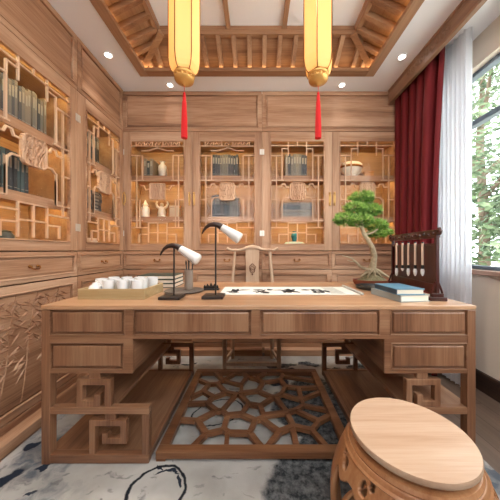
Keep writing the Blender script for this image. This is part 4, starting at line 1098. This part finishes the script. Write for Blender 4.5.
curtain(1.545, 1.735, 2.16, .02, 2.672, 10, .026, 5).build('drape', cloth('sheer white cloth', lin(232,232,236), .55, alpha=.86), sc2, smooth=80, world=True)

# ------------------------------------------------------------------ lanterns
def paper_mat():
    m = bpy.data.materials.new('lantern paper'); m.use_nodes = True; nt = m.node_tree; N = nt.nodes; N.clear(); L = nt.links
    o = N.new('ShaderNodeOutputMaterial'); d = N.new('ShaderNodeBsdfDiffuse'); t = N.new('ShaderNodeBsdfTranslucent'); e = N.new('ShaderNodeEmission')
    cw_ = lin(250,216,154)
    d.inputs['Color'].default_value = cw_; t.inputs['Color'].default_value = cw_; e.inputs['Color'].default_value = (1,.46,.10,1); e.inputs['Strength'].default_value = .24
    mx = N.new('ShaderNodeMixShader'); mx.inputs[0].default_value = .5; L.new(d.outputs[0], mx.inputs[1]); L.new(t.outputs[0], mx.inputs[2])
    ad = N.new('ShaderNodeAddShader'); L.new(mx.outputs[0], ad.inputs[0]); L.new(e.outputs[0], ad.inputs[1]); L.new(ad.outputs[0], o.inputs[0]); return m
paper_lan = paper_mat(); bulb = emis('lantern tube', (1,.80,.55,1), 1.0)
gold = plain('gold rim', lin(214,160,88), .38, .55); red_silk = plain('red silk', lin(206,10,8), .7)
def lantern(x, y, label):
    t = thing('lantern', (x, y, 1.70), label, 'lantern', 'tall golden paper lanterns with red tassels')
    z0 = 1.70; n = 6; ph = R(12); Rr = .088
    prof = [(.060,2.075),(.073,2.088),(.083,2.115),(Rr,2.155),(Rr,2.56),(.082,2.59),(.075,2.61)]
    m = MB(); m.lathe([(r_, z-z0) for r_, z in prof], n=n, caps=False, ph=ph); m.build('shade', paper_lan, t)
    m = MB()
    for k in range(n):
        a = ph+2*PI*k/n; m.tube([((r_+.001)*math.cos(a), (r_+.001)*math.sin(a), z-z0) for r_, z in prof], .0030, 6)
    for zz, r_ in ((2.075,.061),(2.61,.076)):
        m.tube([(r_*math.cos(ph+2*PI*k/n), r_*math.sin(ph+2*PI*k/n), zz-z0) for k in range(n+1)], .004, 6)
    m.build('frame', brass_dk, t, smooth=50)
    m = MB(); m.lathe([(.0005,2.008-z0),(.012,2.010-z0),(.016,2.018-z0),(.034,2.022-z0),(.052,2.034-z0),(.056,2.044-z0),(.050,2.049-z0),(.050,2.056-z0),(.058,2.060-z0),(.061,2.068-z0),(.059,2.074-z0),(.0005,2.074-z0)], n=24, caps=False)
    for k in range(12): a = 2*PI*k/12; m.sphere((.050*math.cos(a), .050*math.sin(a), 2.0525-z0), .0085, 8, 6)
    m.build('base_cap', gold, t, smooth=60)
    m = MB(); m.lathe([(.076,2.611-z0),(.07,2.63-z0),(.045,2.65-z0),(.01,2.67-z0),(.0005,2.671-z0)], n=24, caps=True); m.build('top_cap', gold, t, smooth=60)
    m = MB(); m.tube([(0,0,2.668-z0),(0,0,IZ+.05-z0)], .004, 8); m.lathe([(.05,IZ+.036-z0),(.05,IZ+.049-z0)], n=24); m.build('cord', brass_dk, t, smooth=50)
    m = MB(); m.lathe([(.012,2.13-z0),(.012,2.58-z0)], n=12); m.build('light_tube', bulb, t)
    ta = MB(); ta.tube([(0,0,2.009-z0),(0,0,1.955-z0)], .0016, 6); ta.sphere((0,0,1.962-z0), .008, 8, 6)
    ta.lathe([(.004,1.962-z0),(.0085,1.95-z0),(.010,1.93-z0),(.0095,1.92-z0),(.012,1.90-z0),(.0155,1.80-z0),(.0165,1.702-z0)], n=14)
    for k in range(26):
        a = 2*PI*k/26; ta.tube([(.0105*math.cos(a),.0105*math.sin(a),1.915-z0),(.0155*math.cos(a),.0155*math.sin(a),1.80-z0),(.0168*math.cos(a),.0168*math.sin(a),1.7005-z0+.004*(k % 3))], .0016, 4)
    ta.build('tassel', red_silk, t, smooth=60)
lantern(-.424, 1.4, 'golden paper lantern with red tassel, hanging left of the centre of the room')
lantern(.357, 1.4, 'golden paper lantern with red tassel, hanging right of centre above the scroll')

# ------------------------------------------------------------------ outside the window
gm = plain('pale bounce ground', lin(206,202,192), .9, var=.06, bscale=3)  # ground made pale to bounce daylight up onto the ceiling
m = MB(); m.box(RX+.3, 30, -12, 30, -.62, -.6); tag(m.build('ground', gm), kind='structure')
tl = [plain('leaf %d' % i, lin(*c), .6) for i, c in enumerate([(108,124,88),(126,140,104),(88,106,72),(142,154,122),(72,90,60)])]
trk = plain('tree bark', lin(120,100,84), .9, bump=.4, bscale=20)
def tree(x, y, h, rx, n, label, seed):
    rg = random.Random(seed); t = thing('tree', (x, y, -.6), label, 'tree', 'trees outside the window')
    m = MB(); m.tube([(0,0,0),(.05,.02,h*.3),(-.03,.05,h*.6),(.02,0,h*.9)], [.12,.10,.07,.03], 10)
    for k in range(7):
        a = rg.uniform(0,6.28); zz = h*rg.uniform(.3,.75); m.tube([(0,0,zz),(rx*.4*math.cos(a),rx*.4*math.sin(a),zz+h*.1),(rx*.8*math.cos(a),rx*.8*math.sin(a),zz+h*.15)], [.05,.03,.012], 7)
    m.build('trunk', trk, t, smooth=60)
    m = MB(); blobs = [(rg.uniform(-.7,.7)*rx, rg.uniform(-.7,.7)*rx, h*rg.uniform(.25,.95), rx*rg.uniform(.3,.55)) for _ in range(16)]
    for i in range(n):
        b = rg.choice(blobs); d = Vector((rg.gauss(0,1), rg.gauss(0,1), rg.gauss(0,1))).normalized()*b[3]*rg.uniform(.5,1)**.5
        p = Vector(b[:3])+d; u = Vector((rg.gauss(0,1), rg.gauss(0,1), rg.gauss(0,.6))).normalized(); v = u.orthogonal().normalized(); L_ = rg.uniform(.05,.085)*math.sqrt(rx)
        m.cur = rg.randrange(5); m.add([p-u*L_, p+v*L_*.45, p+u*L_, p-v*L_*.45], [(0,1,2,3)])
    m.build('foliage', tl, t)
tree(4.9, 5.2, 6.6, 1.7, 9000, 'light green leafy tree seen through the window, nearest the white curtain', 1)
tree(9.2, 5.6, 9.0, 2.2, 8000, 'light green leafy tree filling the middle of the window view', 2)
tree(7.0, 10.2, 10.5, 2.6, 9000, 'taller pale green tree farther off beyond the window', 3)
tree(5.8, 1.6, 6.4, 1.6, 7000, 'leafy tree near the window at the right edge of the view', 4)

# ------------------------------------------------------------------ light, world, camera
wd = bpy.data.worlds.new('sky'); scene.world = wd; wd.use_nodes = True; nt = wd.node_tree
bg = nt.nodes['Background']; bg.inputs['Color'].default_value = (.92,.96,1.0,1); bg.inputs['Strength'].default_value = 6.5
S = bpy.data.lights.new('sun', 'SUN'); S.energy = 2.2; S.angle = R(4); S.color = (1,.97,.92)
so = bpy.data.objects.new('sun', S); col.objects.link(so); so.rotation_euler = (0, R(-35), 0)
cam = bpy.data.cameras.new('camera'); co = bpy.data.objects.new('camera', cam); col.objects.link(co)
cam.sensor_width = 36; cam.lens = 36*240/500; cam.shift_x = -.014; cam.clip_start = .02
co.location = (0,0,1.05); co.rotation_euler = (R(90),0,0); scene.camera = co
scene.view_settings.view_transform = 'Standard'; scene.view_settings.look = 'None'; scene.view_settings.gamma = 1
scene.view_settings.use_curve_mapping = False
scene.view_settings.exposure = 0.38
